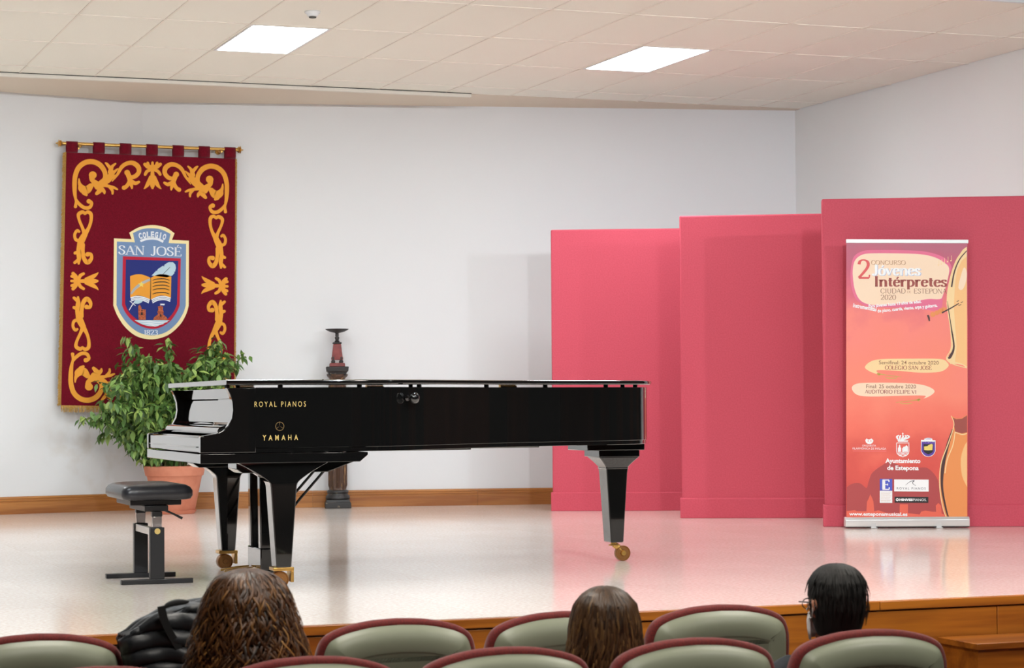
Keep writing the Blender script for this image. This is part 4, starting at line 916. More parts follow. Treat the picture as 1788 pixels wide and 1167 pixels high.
def poly(name, P, c, lv, label=None, fr=bf):
    m_ = MB(); flat_poly(m_, P, fr, PY-.0004*lv, .0003); return obj(name, m_, PM[c], sheet, fix=False, label=label)
def B1(x, y): return 1470+x*.1371, 400+y*.1371
def B2(x, y): return 1470+x*.1714, 540+y*.1714
def B3(x, y): return 1470+x*.1971, 700+y*.1971
def mp(F, P): return [F(*p) for p in P]
poly('colour_patch', catmull(mp(B1, [(110,450),(150,300),(260,230),(400,215),(700,215),(1000,225),(1200,265),(1330,330),(1400,440),(1330,620),(1290,830),(1270,960),(1150,1000),(900,960),(600,960),(330,950),(190,870),(130,750),(105,600)]), 4, True), 'mauve', 1)
poly('colour_patch', catmull(mp(B1, [(135,450),(170,340),(260,275),(400,258),(700,258),(1000,268),(1180,305),(1300,370),(1370,450),(1345,620),(1290,800),(1250,850),(1100,850),(900,885),(700,912),(500,925),(350,925),(230,870),(165,750),(138,600)]), 4, True), 'cream', 2)
sheet.rotation_euler = (0, .0125, 0); sheet.location = (.003, 0, .002)
# silhouettes of a town along the bottom edge
poly('town_print', mp(B3, [(40,1046)]+catmull([(40,770),(90,738),(160,735),(215,775),(235,720),(260,650),(300,610),(350,575),(420,540),(520,575),(600,610),(690,590),(770,600),(850,700),(870,860),(895,1000)], 4)+[(905,1046)]), 'maroon', 1)
poly('town_print', mp(B3, [(40,1046),(40,985),(110,975),(130,985),(215,985),(220,900),(235,870),(250,832),(268,870),(278,900),(285,985),(320,975),(400,1000),(510,1000),(512,920),(585,920),(585,1000),(690,1010),(702,985),(740,975),(800,985),(835,985),(832,930),(855,905),(878,930),(885,1000),(925,1020),(930,1046)]), 'coral', 2)
# violins seen in part at the right edge
R_ = 1689
body = [(R_,423),(1682,428),(1674,440),(1666,458),(1659,480),(1655,500),(1653,524),(1656,548),(1661,572),(1663,598),(1659,615),(1652,623),(1660,632),(1672,632),(1682,634),(R_,640)]
poly('violin_print', body, 'straw', 2)
poly('violin_print', [(R_,440),(1680,448),(1672,464),(1668,490),(1666,530),(1668,560),(1671,600),(1668,628),(1680,631),(R_,636)], 'amber', 3)
poly('violin_print', catmull([(1684,460),(1678,476),(1674,496),(1680,500),(1686,490),(R_,470)], 3, True), 'cream', 4)
low = [(1662,724),(1667,738),(1664,752),(1655,774),(1645,800),(1641,830),(1641,856),(1645,882),(1654,906),(R_,906),(R_,722),(1680,728),(1670,729)]
poly('violin_print', low, 'orange', 2)
poly('violin_print', catmull([(R_,770),(1684,778),(1678,800),(1680,830),(R_,850)], 3), 'amber', 3)
poly('violin_print', [(1664,727),(1670,730),(1680,729),(R_,723),(R_,753),(1680,755),(1668,752),(1666,740)], 'rust', 4)
for P in ([(R_,430,1.5),(1676,446,2),(1667,468,2.4),(1662,495,2.6)], [(1654,520,2),(1660,560,2.4),(1666,600,3),(1660,618,5),(1656,622,3)], [(1664,748,3),(1655,776,5),(1647,810,6),(1645,850,4),(1652,890,3),(1657,906,2)]): mb = MB(); flat_stroke(mb, P, bf, PY-.0004*5, .0003); obj('violin_edge_print', mb, PM['dark'], sheet, fix=False)
for P in ([(R_,424,1),(1672,444,1.4),(1660,478,1.6),(1654,520,1.5),(1660,570,1.6),(1661,604,1.6),(1653,622,1.6),(1664,632,1.6),(R_,639,1.4)], [(1661,724,1.2),(1666,740,1.4),(1657,770,1.8),(1643,810,1.8),(1641,850,1.8),(1646,885,1.6),(1653,906,1.4)], [(1668,752,1.6),(1664,776,1.8),(1654,802,1.8),(1650,826,1.6)], [(1668,753,1.6),(1680,757,1.8),(R_,755,1.6)]): mb = MB(); flat_stroke(mb, P, bf, PY-.0004*6, .0003); obj('violin_edge_print', mb, PM['straw'], sheet, fix=False)
# small violin
mb = MB(); 
for x, y, r in ((1629, 544, 4.5), (1636, 541, 4), (1643, 538, 5), (1649, 535, 4)): flat_disc(mb, x, y, r, bf, PY-.0004*7, .0003)
obj('small_violin_print', mb, PM['orange'], sheet, fix=False)
mb = MB(); flat_stroke(mb, [(1645,541,2.6),(1660,533,2.2),(1675,524,1.6)], bf, PY-.0004*8, .0003, smooth=False); flat_stroke(mb, [(1620,545,3),(1622,550,3.4),(1623,556,2)], bf, PY-.0004*8, .0003)
for P in ([(1671,521),(1675,519)], [(1674,528),(1679,526)], [(1678,523),(1682,521)]): flat_stroke(mb, [(*P[0], 1), (*P[1], 1)], bf, PY-.0004*8, .0003, smooth=False)
obj('small_violin_print', mb, PM['dark'], sheet, fix=False)
# staff and notes
mb = MB()
for i, x in enumerate((1640, 1645, 1650, 1656, 1662)): y = 447-i*2; flat_stroke(mb, [(x, y+9, .7), (x, y, .7)], bf, PY-.0004*3, .0003, smooth=False); flat_disc(mb, x-1, y+9, 1.2, bf, PY-.0004*3, .0003)
obj('music_notes_print', mb, PM['straw'], sheet, fix=False)
poly('date_bubble_print', catmull(mp(B2, [(232,570),(290,515),(400,490),(700,483),(1000,485),(1075,520),(1085,565),(1000,618),(800,628),(600,612),(400,604),(350,612),(380,650),(310,630),(260,605)]), 4, True), 'straw', 2)
poly('date_bubble_print', catmull(mp(B2, [(97,790),(150,745),(300,735),(600,735),(800,750),(910,785),(945,825),(900,868),(832,896),(845,866),(600,868),(300,878),(150,860)]), 4, True), 'cream', 2)
mb = MB()
for F, s_ in (((355, 640), 1), ((800, 905), -1)):
    x, y = F
    flat_stroke(mb, [(*B2(x, y), 2.6), (*B2(x+90*s_, y+14), 1.0), (*B2(x+250*s_, y+34), .8)], bf, PY-.0004*4, .0003, smooth=False)
    flat_stroke(mb, [(*B2(x+85*s_, y+40), 1.0), (*B2(x+130*s_, y+46), 1.6), (*B2(x+200*s_, y+44), 1.0), (*B2(x+190*s_, y+20), .8)], bf, PY-.0004*4, .0003)
    flat_disc(mb, *B2(x+20*s_, y+6), 2.4, bf, PY-.0004*4, .0003)
obj('trumpet_print', mb, PM['gold'], sheet, fix=False)
def words(s_, F, box, c, lv=5, bold=0.0, sp=1.0, rot=0.0, name='lettering'):
    m_ = MB(); x0, y0 = F(box[0], box[1]); x1, y1 = F(box[2], box[3]); add_text(m_, s_, x0, y0, x1, y1, bf, PY-.0004*lv, .0003, sp, bold, rot)
    return obj(name, m_, PM[c], sheet, fix=False)
def rwords(s_, F, xa, xb, base, cap, c, thick=.16, thin=.06, lv=5, serif=True):
    m_ = MB(); x0, y0 = F(xa, base); x1, _ = F(xb, base); k = F(0, 1)[1]-F(0, 0)[1]
    roman(m_, s_, x0, x1, y0, cap*k, bf, PY-.0004*lv, thick, thin, .0003, serif=serif); return obj('lettering', m_, PM[c], sheet, fix=False)
rwords('2', B1, 195, 370, 585, 240, 'red', .15, .07)
rwords('CONCURSO', B1, 370, 812, 405, 56, 'tan', .12, .06, serif=False)
rwords('CONCURSO', B1, 374, 816, 408, 56, 'brown', .05, .03, lv=4, serif=False)
rwords('Jóvenes', B1, 385, 1010, 544, 130, 'lilac', .24, .09, lv=5)
rwords('Jóvenes', B1, 380, 1004, 540, 130, 'white', .21, .08, lv=6)
rwords('Intérpretes', B1, 408, 1345, 686, 125, 'rust', .21, .08)
rwords('CIUDAD', B1, 490, 812, 778, 62, 'brown', .11, .05, serif=False)
rwords('DE', B1, 832, 884, 774, 30, 'tan', .14, .06, serif=False)
rwords('ESTEPONA', B1, 915, 1340, 778, 62, 'brown', .11, .05, serif=False)
rwords('2020', B1, 492, 690, 860, 62, 'brown', .11, .05, serif=False)
words('Para jóvenes hasta 13 años de edad.', B1, (340, 925, 1020, 980), 'white', bold=.03, rot=math.radians(-5.6))
words('Instrumentistas', B1, (135, 905, 440, 960), 'white', bold=.03, rot=math.radians(10.5))
words('de piano, cuerda, viento, arpa y guitarra.', B1, (455, 985, 1225, 1042), 'white', bold=.03, rot=math.radians(-5.8))
words('Semifinal: 24 octubre 2020', B2, (375, 505, 988, 543), 'brown', lv=4, bold=.006)
rwords('COLEGIO SAN JOSÉ', B2, 438, 918, 597, 40, 'rust', .15, .08, lv=4, serif=False)
words('Final: 25 octubre 2020', B2, (245, 752, 755, 792), 'brown', lv=4, bold=.006)
rwords('AUDITORIO FELIPE VI', B2, 232, 762, 846, 38, 'rust', .15, .08, lv=4, serif=False)
words('ORQUESTA', B3, (178, 386, 300, 405), 'white'); words('FILARMÓNICA DE MÁLAGA', B3, (92, 407, 390, 430), 'white')
poly('emblem_print', [*mp(B3, [(92,440),(392,440),(392,445),(92,445)])], 'pink', 5)
mb = MB(); flat_poly(mb, mp(B3, [(205,345),(215,330),(235,340),(262,330),(278,348),(272,365),(255,380),(228,380),(210,365)]), bf, PY-.002, .0003); obj('emblem_print', mb, PM['white'], sheet, fix=False)
mb = MB(); flat_disc(mb, *B3(231, 352), 1.0, bf, PY-.0024, .0003); flat_disc(mb, *B3(255, 352), 1.0, bf, PY-.0024, .0003); obj('emblem_print', mb, PM['coral'], sheet, fix=False)
# town council arms
mb = MB(); L5 = PY-.0004*5
for a in range(5):
    x = 500+a*20; flat_stroke(mb, [(*B3(495+a*8+8, 345), 1.6), (*B3(486+a*27, 315), 3.2), (*B3(505+a*17, 298), 1.6)], bf, L5, .0003)
flat_poly(mb, mp(B3, [(492,345),(588,345),(584,358),(497,358)]), bf, L5, .0003)
flat_stroke(mb, [(*B3(539, 276), 1.4), (*B3(539, 300), 1.4)], bf, L5, .0003, smooth=False); flat_stroke(mb, [(*B3(531, 285), 1.2), (*B3(547, 285), 1.2)], bf, L5, .0003, smooth=False)
sh = [(484,368),(593,368),(593,440),(588,465),(570,482),(539,493),(508,482),(490,465),(484,440)]
flat_stroke(mb, [(*B3(*p), 1.3) for p in sh+[sh[0]]], bf, L5, .0003, smooth=False, balls=False)
flat_poly(mb, mp(B3, [(496,448),(496,412),(502,408),(504,390),(510,382),(516,390),(518,408),(524,412),(524,448)]), bf, L5, .0003)
flat_poly(mb, mp(B3, [(535,448),(533,420),(546,402),(560,400),(572,388),(584,402),(584,448)]), bf, L5, .0003)
for y in (452, 464, 476): flat_stroke(mb, [(*B3(496 if y < 470 else 512, y), 1.1), (*B3(518, y+5), 1.1), (*B3(539, y-1), 1.1), (*B3(560, y+5), 1.1), (*B3(583 if y < 470 else 566, y), 1.1)], bf, L5, .0003)
obj('coat_of_arms_print', mb, PM['white'], sheet, fix=False)
words('Ayuntamiento', B3, (384, 508, 696, 562), 'white', bold=.035); words('de Estepona', B3, (400, 572, 680, 626), 'white', bold=.035)
# small school crest
def scr(x, y): return B3(700+(x-78)/642*130, 320+(y-115)/970*172)
poly('small_crest_print', mp(scr, [(84,228),(232,235),(212,180),(300,132),(410,115),(520,135),(597,185),(575,240),(720,248),(718,800),(640,965),(540,1050),(410,1085),(280,1062),(180,985),(78,800)]), 'white', 4)
poly('small_crest_print', mp(scr, [(110,300),(700,300),(696,795),(625,950),(530,1025),(410,1060),(290,1035),(195,960),(100,795)]), 'violet', 5)
poly('small_crest_print', mp(scr, [(190,440),(620,440),(612,790),(560,880),(405,960),(250,880),(186,790)]), 'black', 6)
poly('small_crest_print', mp(scr, [(210,560),(380,540),(400,490),(560,420),(600,480),(580,740),(400,760),(220,740)]), 'yellow', 7)
words('SAN JOSÉ', B3, (708, 343, 822, 362), 'white', lv=7, bold=.03); words('COLEGIO', B3, (742, 322, 790, 336), 'violet', lv=7)
poly('logo_print', mp(B3, [(334,693),(445,693),(445,798),(334,798)]), 'blue', 5)
rwords('E', B3, 355, 428, 787, 84, 'white', .26, .10, lv=6)
poly('logo_print', mp(B3, [(334,800),(445,800),(445,908),(334,908)]), 'white', 5)
mb = MB()
for k in range(9): flat_stroke(mb, [(*B3(342, 811+k*11), .35), (*B3(437-(k % 3)*6, 811+k*11), .35)], bf, PY-.0024, .0003, smooth=False)
obj('small_print', mb, PM['tan'], sheet, fix=False)
poly('logo_print', mp(B3, [(462,697),(769,697),(769,804),(462,804)]), 'white', 5)
mb = MB(); flat_stroke(mb, [(*B3(563,748), .4), (*B3(600,718), .9), (*B3(640,707), 1.5), (*B3(626,722), 1.2), (*B3(632,738), .9), (*B3(655,752), .5)], bf, PY-.0026, .0003)
obj('logo_print', mb, PM['grey'], sheet, fix=False); words('ROYAL PIANOS', B3, (485, 767, 742, 787), 'grey', lv=6, sp=1.3)
poly('logo_print', mp(B3, [(466,852),(766,852),(766,906),(466,906)]), 'black', 5)
mb = MB(); flat_disc(mb, *B3(490, 879), 2.6, bf, PY-.0026, .0003); obj('logo_print', mb, PM['white'], sheet, fix=False)
mb = MB(); flat_disc(mb, *B3(490, 879), 1.2, bf, PY-.003, .0003); obj('logo_print', mb, PM['black'], sheet, fix=False)
words('HINVES', B3, (508, 868, 627, 890), 'white', lv=6, bold=.06); words('PIANOS.', B3, (630, 868, 750, 890), 'white', lv=6)
words('www.esteponamusical.es', B3, (62, 994, 580, 1034), 'white', bold=.03)

# ================================================================== AUDIENCE SEATS
def seat_outline(off=0.0, n=4):
    H_ = [(.243, .40), (.245, .60), (.245, .80), (.2445, .87), (.240, .912), (.224, .946), (.19, .966), (.14, .980), (.08, .990), (0, .994)]
    P = catmull(H_, n); P = P+[(-x, z) for x, z in reversed(P[:-1])]; Q = []
    for i, p in enumerate(P):
        a, b = P[max(i-1, 0)], P[min(i+1, len(P)-1)]; dx, dy = b[0]-a[0], b[1]-a[1]; l = math.hypot(dx, dy)
        Q.append((p[0]+dy/l*off, p[1]-dx/l*off))
    zb = .40-off
    Q = [(Q[0][0], zb)]+Q[1:-1]+[(Q[-1][0], zb)]
    return Q
def back_rings(levels):
    rs = []
    for y, o in levels: rs.append([(x, y+(z-.45)*-.10, z) for x, z in seat_outline(o)])
    return rs
def make_seat(label, x, y):
    t = thing('auditorium_seat', label, 'seat', (x, y, HF), 0, 'auditorium seats')
    obj('back_cushion', MB().rings(back_rings([(.002, .0), (.006, .011), (.018, .017), (.040, .016), (.062, .004), (.076, -.02), (.084, -.06)])), M['seatred'], t, smooth=60)
    obj('back_shell', MB().rings(back_rings([(.0015, -.002), (-.003, -.006), (-.016, -.012), (-.030, -.026), (-.040, -.050), (-.045, -.080), (-.043, -.084), (-.041, -.088)])), M['seatgrey'], t, smooth=40)
    cu = MB().rings([[(a, b_, z) for a, b_ in [(p[0], p[1]+.30) for p in rrect(.215-o, .20-o, .05)]] for z, o in ((.285, .02), (.295, 0), (.345, 0), (.366, .02), (.370, .06))])
    obj('seat_cushion', cu, M['seatred'], t, smooth=60)
    obj('seat_pan', MB().box(-.20, .20, .12, .48, .25, .2845), M['seatgrey'], t, bevel=.02, seg=3)
    for s_ in (-1, 1):
        obj('armrest', MB().box(s_*.262-.010, s_*.262+.010, .06, .38, .60, .63), M['seatgrey'], t, bevel=.008)
        obj('leg', MB().box(s_*.262-.008, s_*.262+.008, .02, .30, .012, .60).box(s_*.262-.012, s_*.262+.012, -.05, .36, .0005, .012), M['satin'], t, bevel=.004)
    return t
R1 = [('empty grey-backed seat in the front row, at the left edge', .985), ('grey-backed front-row seat under the black puffer jacket', 1.54), ('empty front-row seat below the near front leg of the piano, third from the left', 2.093), ('front-row seat partly hidden by the head with the straight brown bob', 2.647), ('empty front-row seat at the right end of its row', 3.201)]
R2 = [('second-row seat whose top just shows at the bottom left corner', 1.0), ('second-row seat in front of the person with long curly hair', 1.563), ('empty second-row seat between the curly hair and the straight bob', 2.115), ('second-row seat right of the straight brown bob, behind the last front-row seat', 2.684), ('second-row seat of the person with short black hair, nearest the steps', 3.249)]
seat0 = make_seat(R1[0][0], R1[0][1], 6.62)
for lb, x in R1[1:]: dup(seat0, (x, 6.62, HF), label=lb)
for lb, x in R2: dup(seat0, (x, 5.72, HF), label=lb)

# ================================================================== PEOPLE
def ell(mb, c, r, seg=20, rg=14, fn=None):
    rs = []
    for j in range(1, rg):
        a = PI*j/rg; ring = []
        for i in range(seg):
            b = 2*PI*i/seg; p = Vector((math.sin(a)*math.cos(b), math.sin(a)*math.sin(b), math.cos(a)))
            q = Vector((p.x*r[0], p.y*r[1], p.z*r[2]))
            if fn: q = fn(p, q)
            ring.append(tuple(q+Vector(c)))
        rs.append(ring)
    return mb.rings(rs)
def grow(points, edges, radii, sub=2):
    me = bpy.data.meshes.new('sk'); me.from_pydata(points, edges, []); o = bpy.data.objects.new('sk', me); COL.objects.link(o)
    sk = o.modifiers.new('skin', 'SKIN'); sb = o.modifiers.new('sub', 'SUBSURF'); sb.levels = sub
    if not me.skin_vertices: me.attributes.new
    return o, me
def make_person(name_label, x, y, ztop, yaw, tone, hair_fn, cloth_mat, k=1.0, female=False, lean=0.0):
    H_ = ztop-HF
    t = thing('person', name_label, 'person', (x, y, HF), 0)
    hz = H_-.125; nb = H_-.275; sz = nb-.045; sw = .155 if female else .185
    mb = MB()
    def chain(pts, rr, seg=12): mb.tube(catmull(pts, 4), [q[0] for q in catmull([(r_,) for r_ in rr], 4)], seg)
    def loft(rings): mb.rings([[(cx+rx*math.cos(2*PI*i/24), cy+ry*math.sin(2*PI*i/24), z) for i in range(24)] for cx, cy, z, rx, ry in rings])
    # torso
    T = [(0, .14, .40, .12, .10), (0, .13, .44, .17, .13), (0, .12, .52, .165, .125), (0, .09, .62, .145, .11), (0, .06, .72, .150, .11), (0, .03, sz-.12, sw*.95, .115), (0, .02, sz-.03, sw*.98, .095), (0, .02, sz+.012, sw*.72, .07), (0, .02, sz+.03, .075, .06), (0, .025, nb+.01, .056, .058), (0, .03, nb+.05, .052, .056), (0, .035, hz-.04, .055, .06)]
    loft([(lean*(z-.4)+cx, cy, z, rx, ry) for cx, cy, z, rx, ry in T])
    hx_ = lean*(hz-.4)
    R3 = Matrix.Rotation(yaw, 4, 'Z')
    def hp(p): return tuple(Vector((hx_, .035, hz))+(R3 @ Vector(p)))
    def skull(p, q):
        if p.z < 0: q.x *= 1-.30*(-p.z)**1.5; q.y *= 1-.18*(-p.z)**1.5; q.y += .012*(-p.z)
        if p.y < -.2: q.z *= 1-.0
        return R3 @ q
    ell(mb, (hx_, .035, hz), (.074, .093, .115), fn=skull)
    def sm_(c, r): ell(mb, hp(c), r, 10, 8)
    chain([hp((0, .085, .012)), hp((0, .10, -.006)), hp((0, .108, -.024)), hp((0, .098, -.034))], [.008, .009, .013, .010], 8)      # nose
    sm_((0, .086, -.058), (.022, .010, .006)); sm_((0, .086, -.067), (.019, .010, .006)); sm_((0, .078, -.095), (.022, .018, .015))   # lips, chin
    sm_((.028, .080, .018), (.02, .012, .007)); sm_((-.028, .080, .018), (.02, .012, .007))
    for s_ in (-1, 1):
        chain([hp((s_*.076, -.002, -.030)), hp((s_*.084, -.012, -.010)), hp((s_*.088, -.018, .014)), hp((s_*.084, -.008, .026)), hp((s_*.078, .004, .018))], [.008, .009, .009, .008, .006], 8)
        kx = s_*(sw+.005)+lean*(sz-.4)
        el = (s_*(sw+.035)+lean*.12, .10, sz-.29); wr = (s_*.12, .33, .575)
        chain([(s_*sw*.75+lean*(sz-.4), .02, sz-.005), (kx, .02, sz-.035), ((kx+el[0])/2, .05, (sz+el[2])/2), el, ((el[0]+wr[0])/2, .23, (el[2]+wr[2])/2-.005), wr], [.06, .056, .045, .038, .036, .026])
        chain([(s_*.085, .14, .475), (s_*.10, .30, .47), (s_*.105, .46, .475), (s_*.105, .56, .46), (s_*.105, .58, .36), (s_*.105, .58, .20), (s_*.105, .57, .09)], [.095, .088, .070, .062, .055, .050, .038])
        chain([(s_*.105, .555, .055), (s_*.108, .62, .045), (s_*.112, .70, .032), (s_*.114, .75, .026)], [.038, .040, .036, .022])
        # palm and five fingers resting on the thigh
        chain([wr, (s_*.105, .37, .578), (s_*.098, .405, .574), (s_*.094, .43, .570)], [.024, .026, .030, .022])
        for f_, (dx, ln) in enumerate(((-.027, .062), (-.010, .074), (.008, .070), (.024, .055))):
            b0 = Vector((s_*.094+dx, .425, .572)); chain([tuple(b0), tuple(b0+Vector((dx*.15, ln*.45, .004))), tuple(b0+Vector((dx*.2, ln*.8, -.010))), tuple(b0+Vector((dx*.2, ln, -.024)))], [.0095, .009, .008, .007], 8)
        b0 = Vector((s_*.094-s_*.026, .375, .574)); chain([tuple(b0), tuple(b0+Vector((-s_*.022, .022, .002))), tuple(b0+Vector((-s_*.030, .045, -.006)))], [.011, .010, .008], 8)
    b = obj('body', mb, M['skin'], t, fix=False)
    rm = b.modifiers.new('remesh', 'REMESH'); rm.mode = 'VOXEL'; rm.voxel_size = .0065; rm.use_smooth_shade = True
    so = b.modifiers.new('smooth', 'SMOOTH'); so.factor = .5; so.iterations = 3
    # clothes follow the body
    cm = MB(); c0 = cm; mb = cm; e_ = .012
    loft([(lean*(z-.4)+cx, cy, z, rx+e_, ry+e_) for cx, cy, z, rx, ry in T[1:8]]+[(lean*(sz-.37), .02, sz+.034, .088, .073)])
    for s_ in (-1, 1):
        kx = s_*(sw+.005)+lean*(sz-.4); el = (s_*(sw+.035)+lean*.12, .10, sz-.29); wr = (s_*.125, .31, .578)
        chain([(s_*sw*.75+lean*(sz-.4), .02, sz-.005), (kx, .02, sz-.035), ((kx+el[0])/2, .05, (sz+el[2])/2), el, ((el[0]+wr[0])/2, .22, (el[2]+wr[2])/2-.005), wr], [.072, .069, .057, .050, .046, .036])
    c_ = obj('top', cm, cloth_mat, t, fix=False); rm = c_.modifiers.new('remesh', 'REMESH'); rm.mode = 'VOXEL'; rm.voxel_size = .009; rm.use_smooth_shade = True
    cm = MB(); mb = cm
    for s_ in (-1, 1): chain([(s_*.085, .12, .475), (s_*.10, .30, .47), (s_*.105, .46, .475), (s_*.105, .565, .46), (s_*.105, .58, .36), (s_*.105, .58, .20), (s_*.105, .57, .10)], [.106, .098, .080, .074, .068, .062, .055])
    loft([(0, .14, .39, .13, .11), (0, .13, .44, .182, .142), (0, .12, .55, .172, .132)])
    c_ = obj('trousers', cm, M['trousers'], t, fix=False); rm = c_.modifiers.new('remesh', 'REMESH'); rm.mode = 'VOXEL'; rm.voxel_size = .010; rm.use_smooth_shade = True
    for s_ in (-1, 1):
        sh_ = MB(); mb = sh_
        chain([(s_*.105, .545, .052), (s_*.108, .62, .046), (s_*.112, .70, .040), (s_*.114, .765, .036)], [.046, .048, .042, .026]); obj('shoe', sh_, M['satin'], t, smooth=60)
        ey = MB(); ell(ey, hp((s_*.030, .078, .002)), (.011, .011, .011), 12, 8); obj('eye', ey, M['white'], t, smooth=60)
    hair_fn(t, Vector((hx_, .035, hz)), R3)
    return t, hp
def hair_part(t, c, R3, env, mname, n, wave, width, seed, zmin_face, length, flip=0.0, part_x=None, front=.9, jit=.10, seg=14):
    """env(u) for u in 0..1 from crown to tips gives (z, rx, ry); strands run down over it"""
    r_ = random.Random(seed); sh = MB(); rs = []
    NS = 48
    for j in range(1, 31):
        u = (j/30)**1.3; z, rx, ry = env(u); ring = []
        for i in range(NS):
            ph = 2*PI*i/NS; fr = math.sin(ph); k = .93
            if z < zmin_face and fr > .25: k = .55 if fr > .5 else .55+(.5-fr)/.25*.38
            ring.append(tuple(c+R3 @ Vector((rx*k*math.cos(ph), ry*k*math.sin(ph)-.008, z))))
        rs.append(ring)
    sh.rings(rs); sh.t = [.12]*len(sh.v)
    for s_ in range(n):
        ph = r_.uniform(0, 2*PI); u0 = r_.uniform(0, .35) if r_.random() < .55 else r_.uniform(0, .75); u1 = min(1.0, u0+length*r_.uniform(.6, 1.2))
        a1 = r_.uniform(0, 6.28); a2 = r_.uniform(0, 6.28); fq = r_.uniform(.8, 1.3); off = 1+r_.uniform(-.04, jit); tint = min(1, max(0, r_.gauss(.42, .24))); lv = []; bad = False
        P = []
        for q in range(seg+1):
            u = u0+(u1-u0)*q/seg; z, rx, ry = env(u); wv = wave*(.25+.75*min(1, u*1.4))
            p2 = ph+wv*7*math.sin(fq*u*17+a1)*.5; o2 = off+wv*4.2*math.sin(fq*u*15+a2)
            P.append(Vector((rx*o2*math.cos(p2), ry*o2*math.sin(p2)-.008, z+flip*u*u*math.sin(a1))))
            if z < zmin_face and math.sin(p2) > .35: bad = True
        if bad: continue
        V = []
        for q, p in enumerate(P):
            d = (P[min(q+1, seg)]-P[max(q-1, 0)]).normalized(); nrm = Vector((p.x, p.y, .02)).normalized(); sd = d.cross(nrm).normalized()
            wd = width*(1-.75*(q/seg)**2)*.5; lift = nrm*wd*.35
            V += [c+R3 @ (p-sd*wd), c+R3 @ (p+lift), c+R3 @ (p+sd*wd)]
        sh.add(V, [f_ for q in range(seg) for f_ in ((3*q, 3*q+1, 3*q+4, 3*q+3), (3*q+1, 3*q+2, 3*q+5, 3*q+4))])
        for q in range(seg+1): tt = min(1, tint*(.55+.7*q/seg)); sh.t += [tt]*3
    return obj('hair', sh, M[mname], t, smooth=80, fix=False)
def interp(tab):
    def f(u):
        for a, b in zip(tab, tab[1:]):
            if u <= b[0]: k = (u-a[0])/(b[0]-a[0]); return tuple(a[i]+(b[i]-a[i])*k for i in (1, 2, 3))
        return tab[-1][1:]
    return f
def curly(t, c, R3): hair_part(t, c, R3, interp([(0, .132, .004, .004), (.03, .130, .026, .026), (.07, .122, .050, .052), (.12, .108, .072, .075), (.19, .086, .088, .094), (.30, .050, .100, .112), (.45, -.01, .114, .124), (.62, -.09, .130, .130), (.80, -.17, .140, .134), (.92, -.24, .140, .130), (1, -.30, .128, .116)]), 'hair_curly', 3000, .050, .0062, 5, -.0, .55, .01, jit=.14, seg=20)
def bob(t, c, R3): hair_part(t, c, R3, interp([(0, .130, .004, .004), (.05, .128, .024, .024), (.10, .122, .044, .045), (.18, .108, .066, .068), (.30, .080, .088, .092), (.48, .030, .100, .104), (.66, -.025, .106, .106), (.82, -.070, .114, .104), (.92, -.100, .114, .098), (1, -.118, .098, .082)]), 'hair_brown', 1300, .010, .0085, 8, .01, .85, .01, jit=.03)
def short(t, c, R3): hair_part(t, c, R3, interp([(0, .130, .004, .004), (.06, .1285, .022, .024), (.13, .124, .038, .042), (.20, .116, .053, .058), (.30, .101, .068, .076), (.42, .075, .083, .094), (.56, .040, .091, .104), (.74, -.010, .089, .102), (.88, -.050, .080, .092), (1, -.085, .066, .078)]), 'hair_black', 1500, .006, .006, 9, .03, .16, .006, jit=.02, seg=5)
pa, hpa = make_person('person with long curly reddish-brown hair, seen from behind, beside the black jacket', 1.560, 5.875, .445, math.radians(-6), 1, curly, M['greenshirt'], female=True, lean=-.157)
pb, hpb = make_person('person with a straight brown bob and a light top, seen from behind', 2.655, 5.875, .362, math.radians(6), 1, bob, M['shirt'], female=True, lean=-.25)
pc, hpc = make_person('person with short black hair and glasses wearing a face mask, seen from behind', 3.266, 5.885, .402, math.radians(5), 1, short, M['sweater'])
# face mask and glasses
mk_ = MB(); rs = []
for z, r1 in ((-.02, .100), (-.045, .112), (-.07, .108), (-.10, .094)):
    rs.append([hpc((.074*math.sin(a), r1*math.cos(a)*(.95 if abs(a) > .6 else 1)+.004, z)) for a in [math.radians(q) for q in range(-75, 76, 10)]])
mk_.rings(rs, cap=False, closed=False); o = obj('face_mask', mk_, M['shirt'], pc, fix=False, smooth=60, label='white face mask'); so = o.modifiers.new('t', 'SOLIDIFY'); so.thickness = .002
ear = MB()
for s_ in (-1, 1): ear.tube([hpc((s_*.070, .04, -.035)), hpc((s_*.085, .0, -.03)), hpc((s_*.094, -.02, -.008)), hpc((s_*.092, -.015, .022)), hpc((s_*.074, .045, -.01))], .0018, 5)
obj('mask_strap', ear, M['white'], pc, smooth=60)
gs = MB()
for s_ in (-1, 1):
    gs.tube([hpc((s_*.066, .098, .010)), hpc((s_*.082, .04, .014)), hpc((s_*.091, -.01, .016)), hpc((s_*.088, -.028, .004))], .0022, 6)
    gs.tube([hpc((s_*.031+.020*math.cos(a), .104, .002+.016*math.sin(a))) for a in [2*PI*k_/16 for k_ in range(17)]], .0018, 5)
gs.tube([hpc((-.010, .108, .004)), hpc((.010, .108, .004))], .002, 5); obj('glasses', gs, M['satin'], pc, smooth=60)

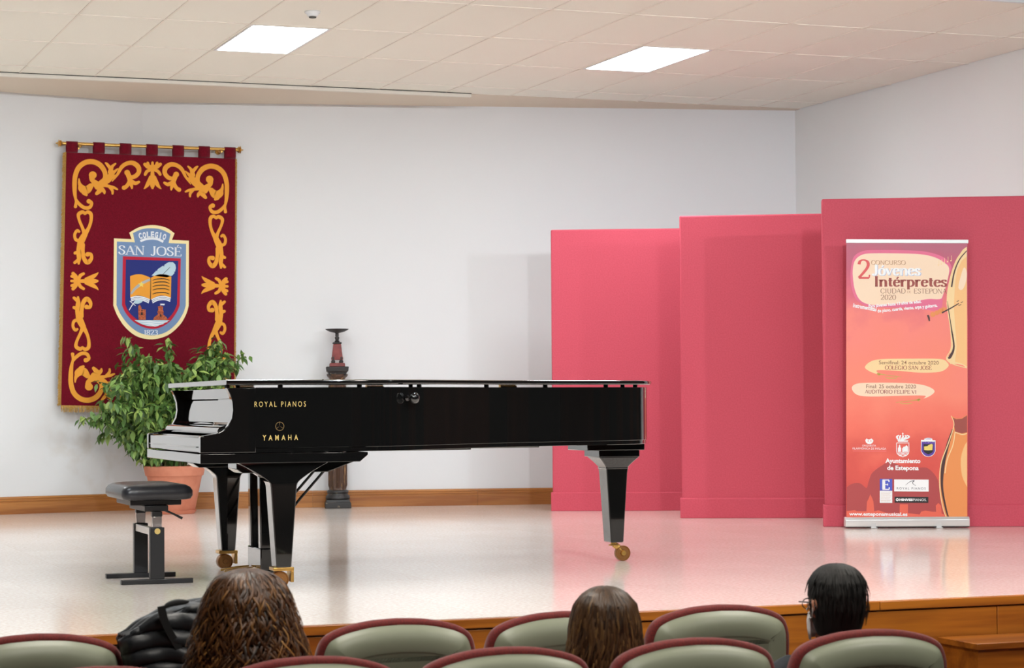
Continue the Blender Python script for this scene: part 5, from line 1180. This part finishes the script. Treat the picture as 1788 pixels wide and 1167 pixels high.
# ================================================================== PUFFER JACKET over a front-row seat
jk = thing('puffer_jacket', 'black quilted puffer jacket draped over a front-row seat back', 'jacket', (1.47, 6.62, HF))
def jo(p): return (p[0]-1.47, p[1]-6.62, p[2]-HF)
top_l, top_r = hit(226, 1099, 6.52), hit(395, 1056, 6.52)
JN, JM = 66, 210; jm = MB(); G = []
for j in range(JM+1):
    t_ = j/JM; row = []
    for i in range(JN+1):
        sr = i/JN*1.5; s_ = min(1, sr)
        x = top_l.x+(top_r.x-top_l.x)*sr
        arch = (-.055*(1-s_)**3.0-.012*s_**3)
        zt = top_l.z+(top_r.z-top_l.z)*min(1, s_*1.05)+.010*math.sin(PI*min(1, s_*.75+.06))*(1-s_)+arch+.012
        L_ = .52; d = (t_-.62)*L_*1.6
        if d < 0: y = 6.520-.012+.085*0-.030*(1-math.exp(d*14)); z = zt+d; y = y
        else: y = 6.52+min(d, .14); z = zt-.0-max(0, d-.14)
        ed = -.03*math.sin(d*9+1)*(1-s_) if d < 0 else 0
        q = d+s_*.10-.16*(1-s_)**2*(-d)*2.2
        bulge = .020*abs(math.sin(PI*q/.052))**.55+.004*math.sin(s_*23+d*31)
        if abs(d) < .06: z += bulge*.5*(1-abs(d)/.06)
        if d < .02: y -= bulge
        elif d >= .14: y += bulge
        else: z += bulge*.5
        y += .02*math.cos(s_*5) if d < 0 else 0
        if s_ < .06: y += (.06-s_)*.6
        if sr > 1: z -= .10*(sr-1)**2
        if sr > 1.44: y += (sr-1.44)*.6
        row.append(jo((x+ed+.05*(-d)*(1-s_)*(1 if d < 0 else 0), y, z)))
    G.append(row)
jm.add([p for r_ in G for p in r_], [(j*(JN+1)+i, j*(JN+1)+i+1, (j+1)*(JN+1)+i+1, (j+1)*(JN+1)+i) for j in range(JM) for i in range(JN)])
o = obj('quilted_shell', jm, M['jacket'], jk, fix=True, smooth=180); so = o.modifiers.new('t', 'SOLIDIFY'); so.thickness = .012; so.offset = 0
def hj(x, y, dy=0): return jo(hit(x, y, 6.47+dy))
fl_ = MB(); n_ = [(281,1066,.004),(284,1056,.010),(296,1049,.014),(312,1046,.015),(326,1047,.009),(331,1046,.003)]
fl_.rings([[(p[0], p[1]-w_*.8, p[2]-w_), (p[0], p[1]+w_*.8, p[2]-w_*.9), (p[0]+.002, p[1]+w_*.6, p[2]+w_*.6), (p[0], p[1]-w_*.6, p[2]+w_*.6)] for p, w_ in [(hj(x, y+4, .03), w_) for x, y, w_ in n_]])
obj('collar_flap', fl_, M['strap'], jk, smooth=50, sub=1)
st = MB(); sp_ = [(282,1060),(284,1072),(290,1092),(302,1115),(316,1140),(332,1172)]
ps = catmull([hj(x, y, -.015) for x, y in sp_], 5)
st.rings([[(p[0]-.012, p[1]-.004, p[2]), (p[0]+.010, p[1]-.006, p[2]+.004), (p[0]+.010, p[1]+.003, p[2]+.004), (p[0]-.012, p[1]+.004, p[2])] for p in ps])
obj('zip_band', st, M['strap'], jk, smooth=30)
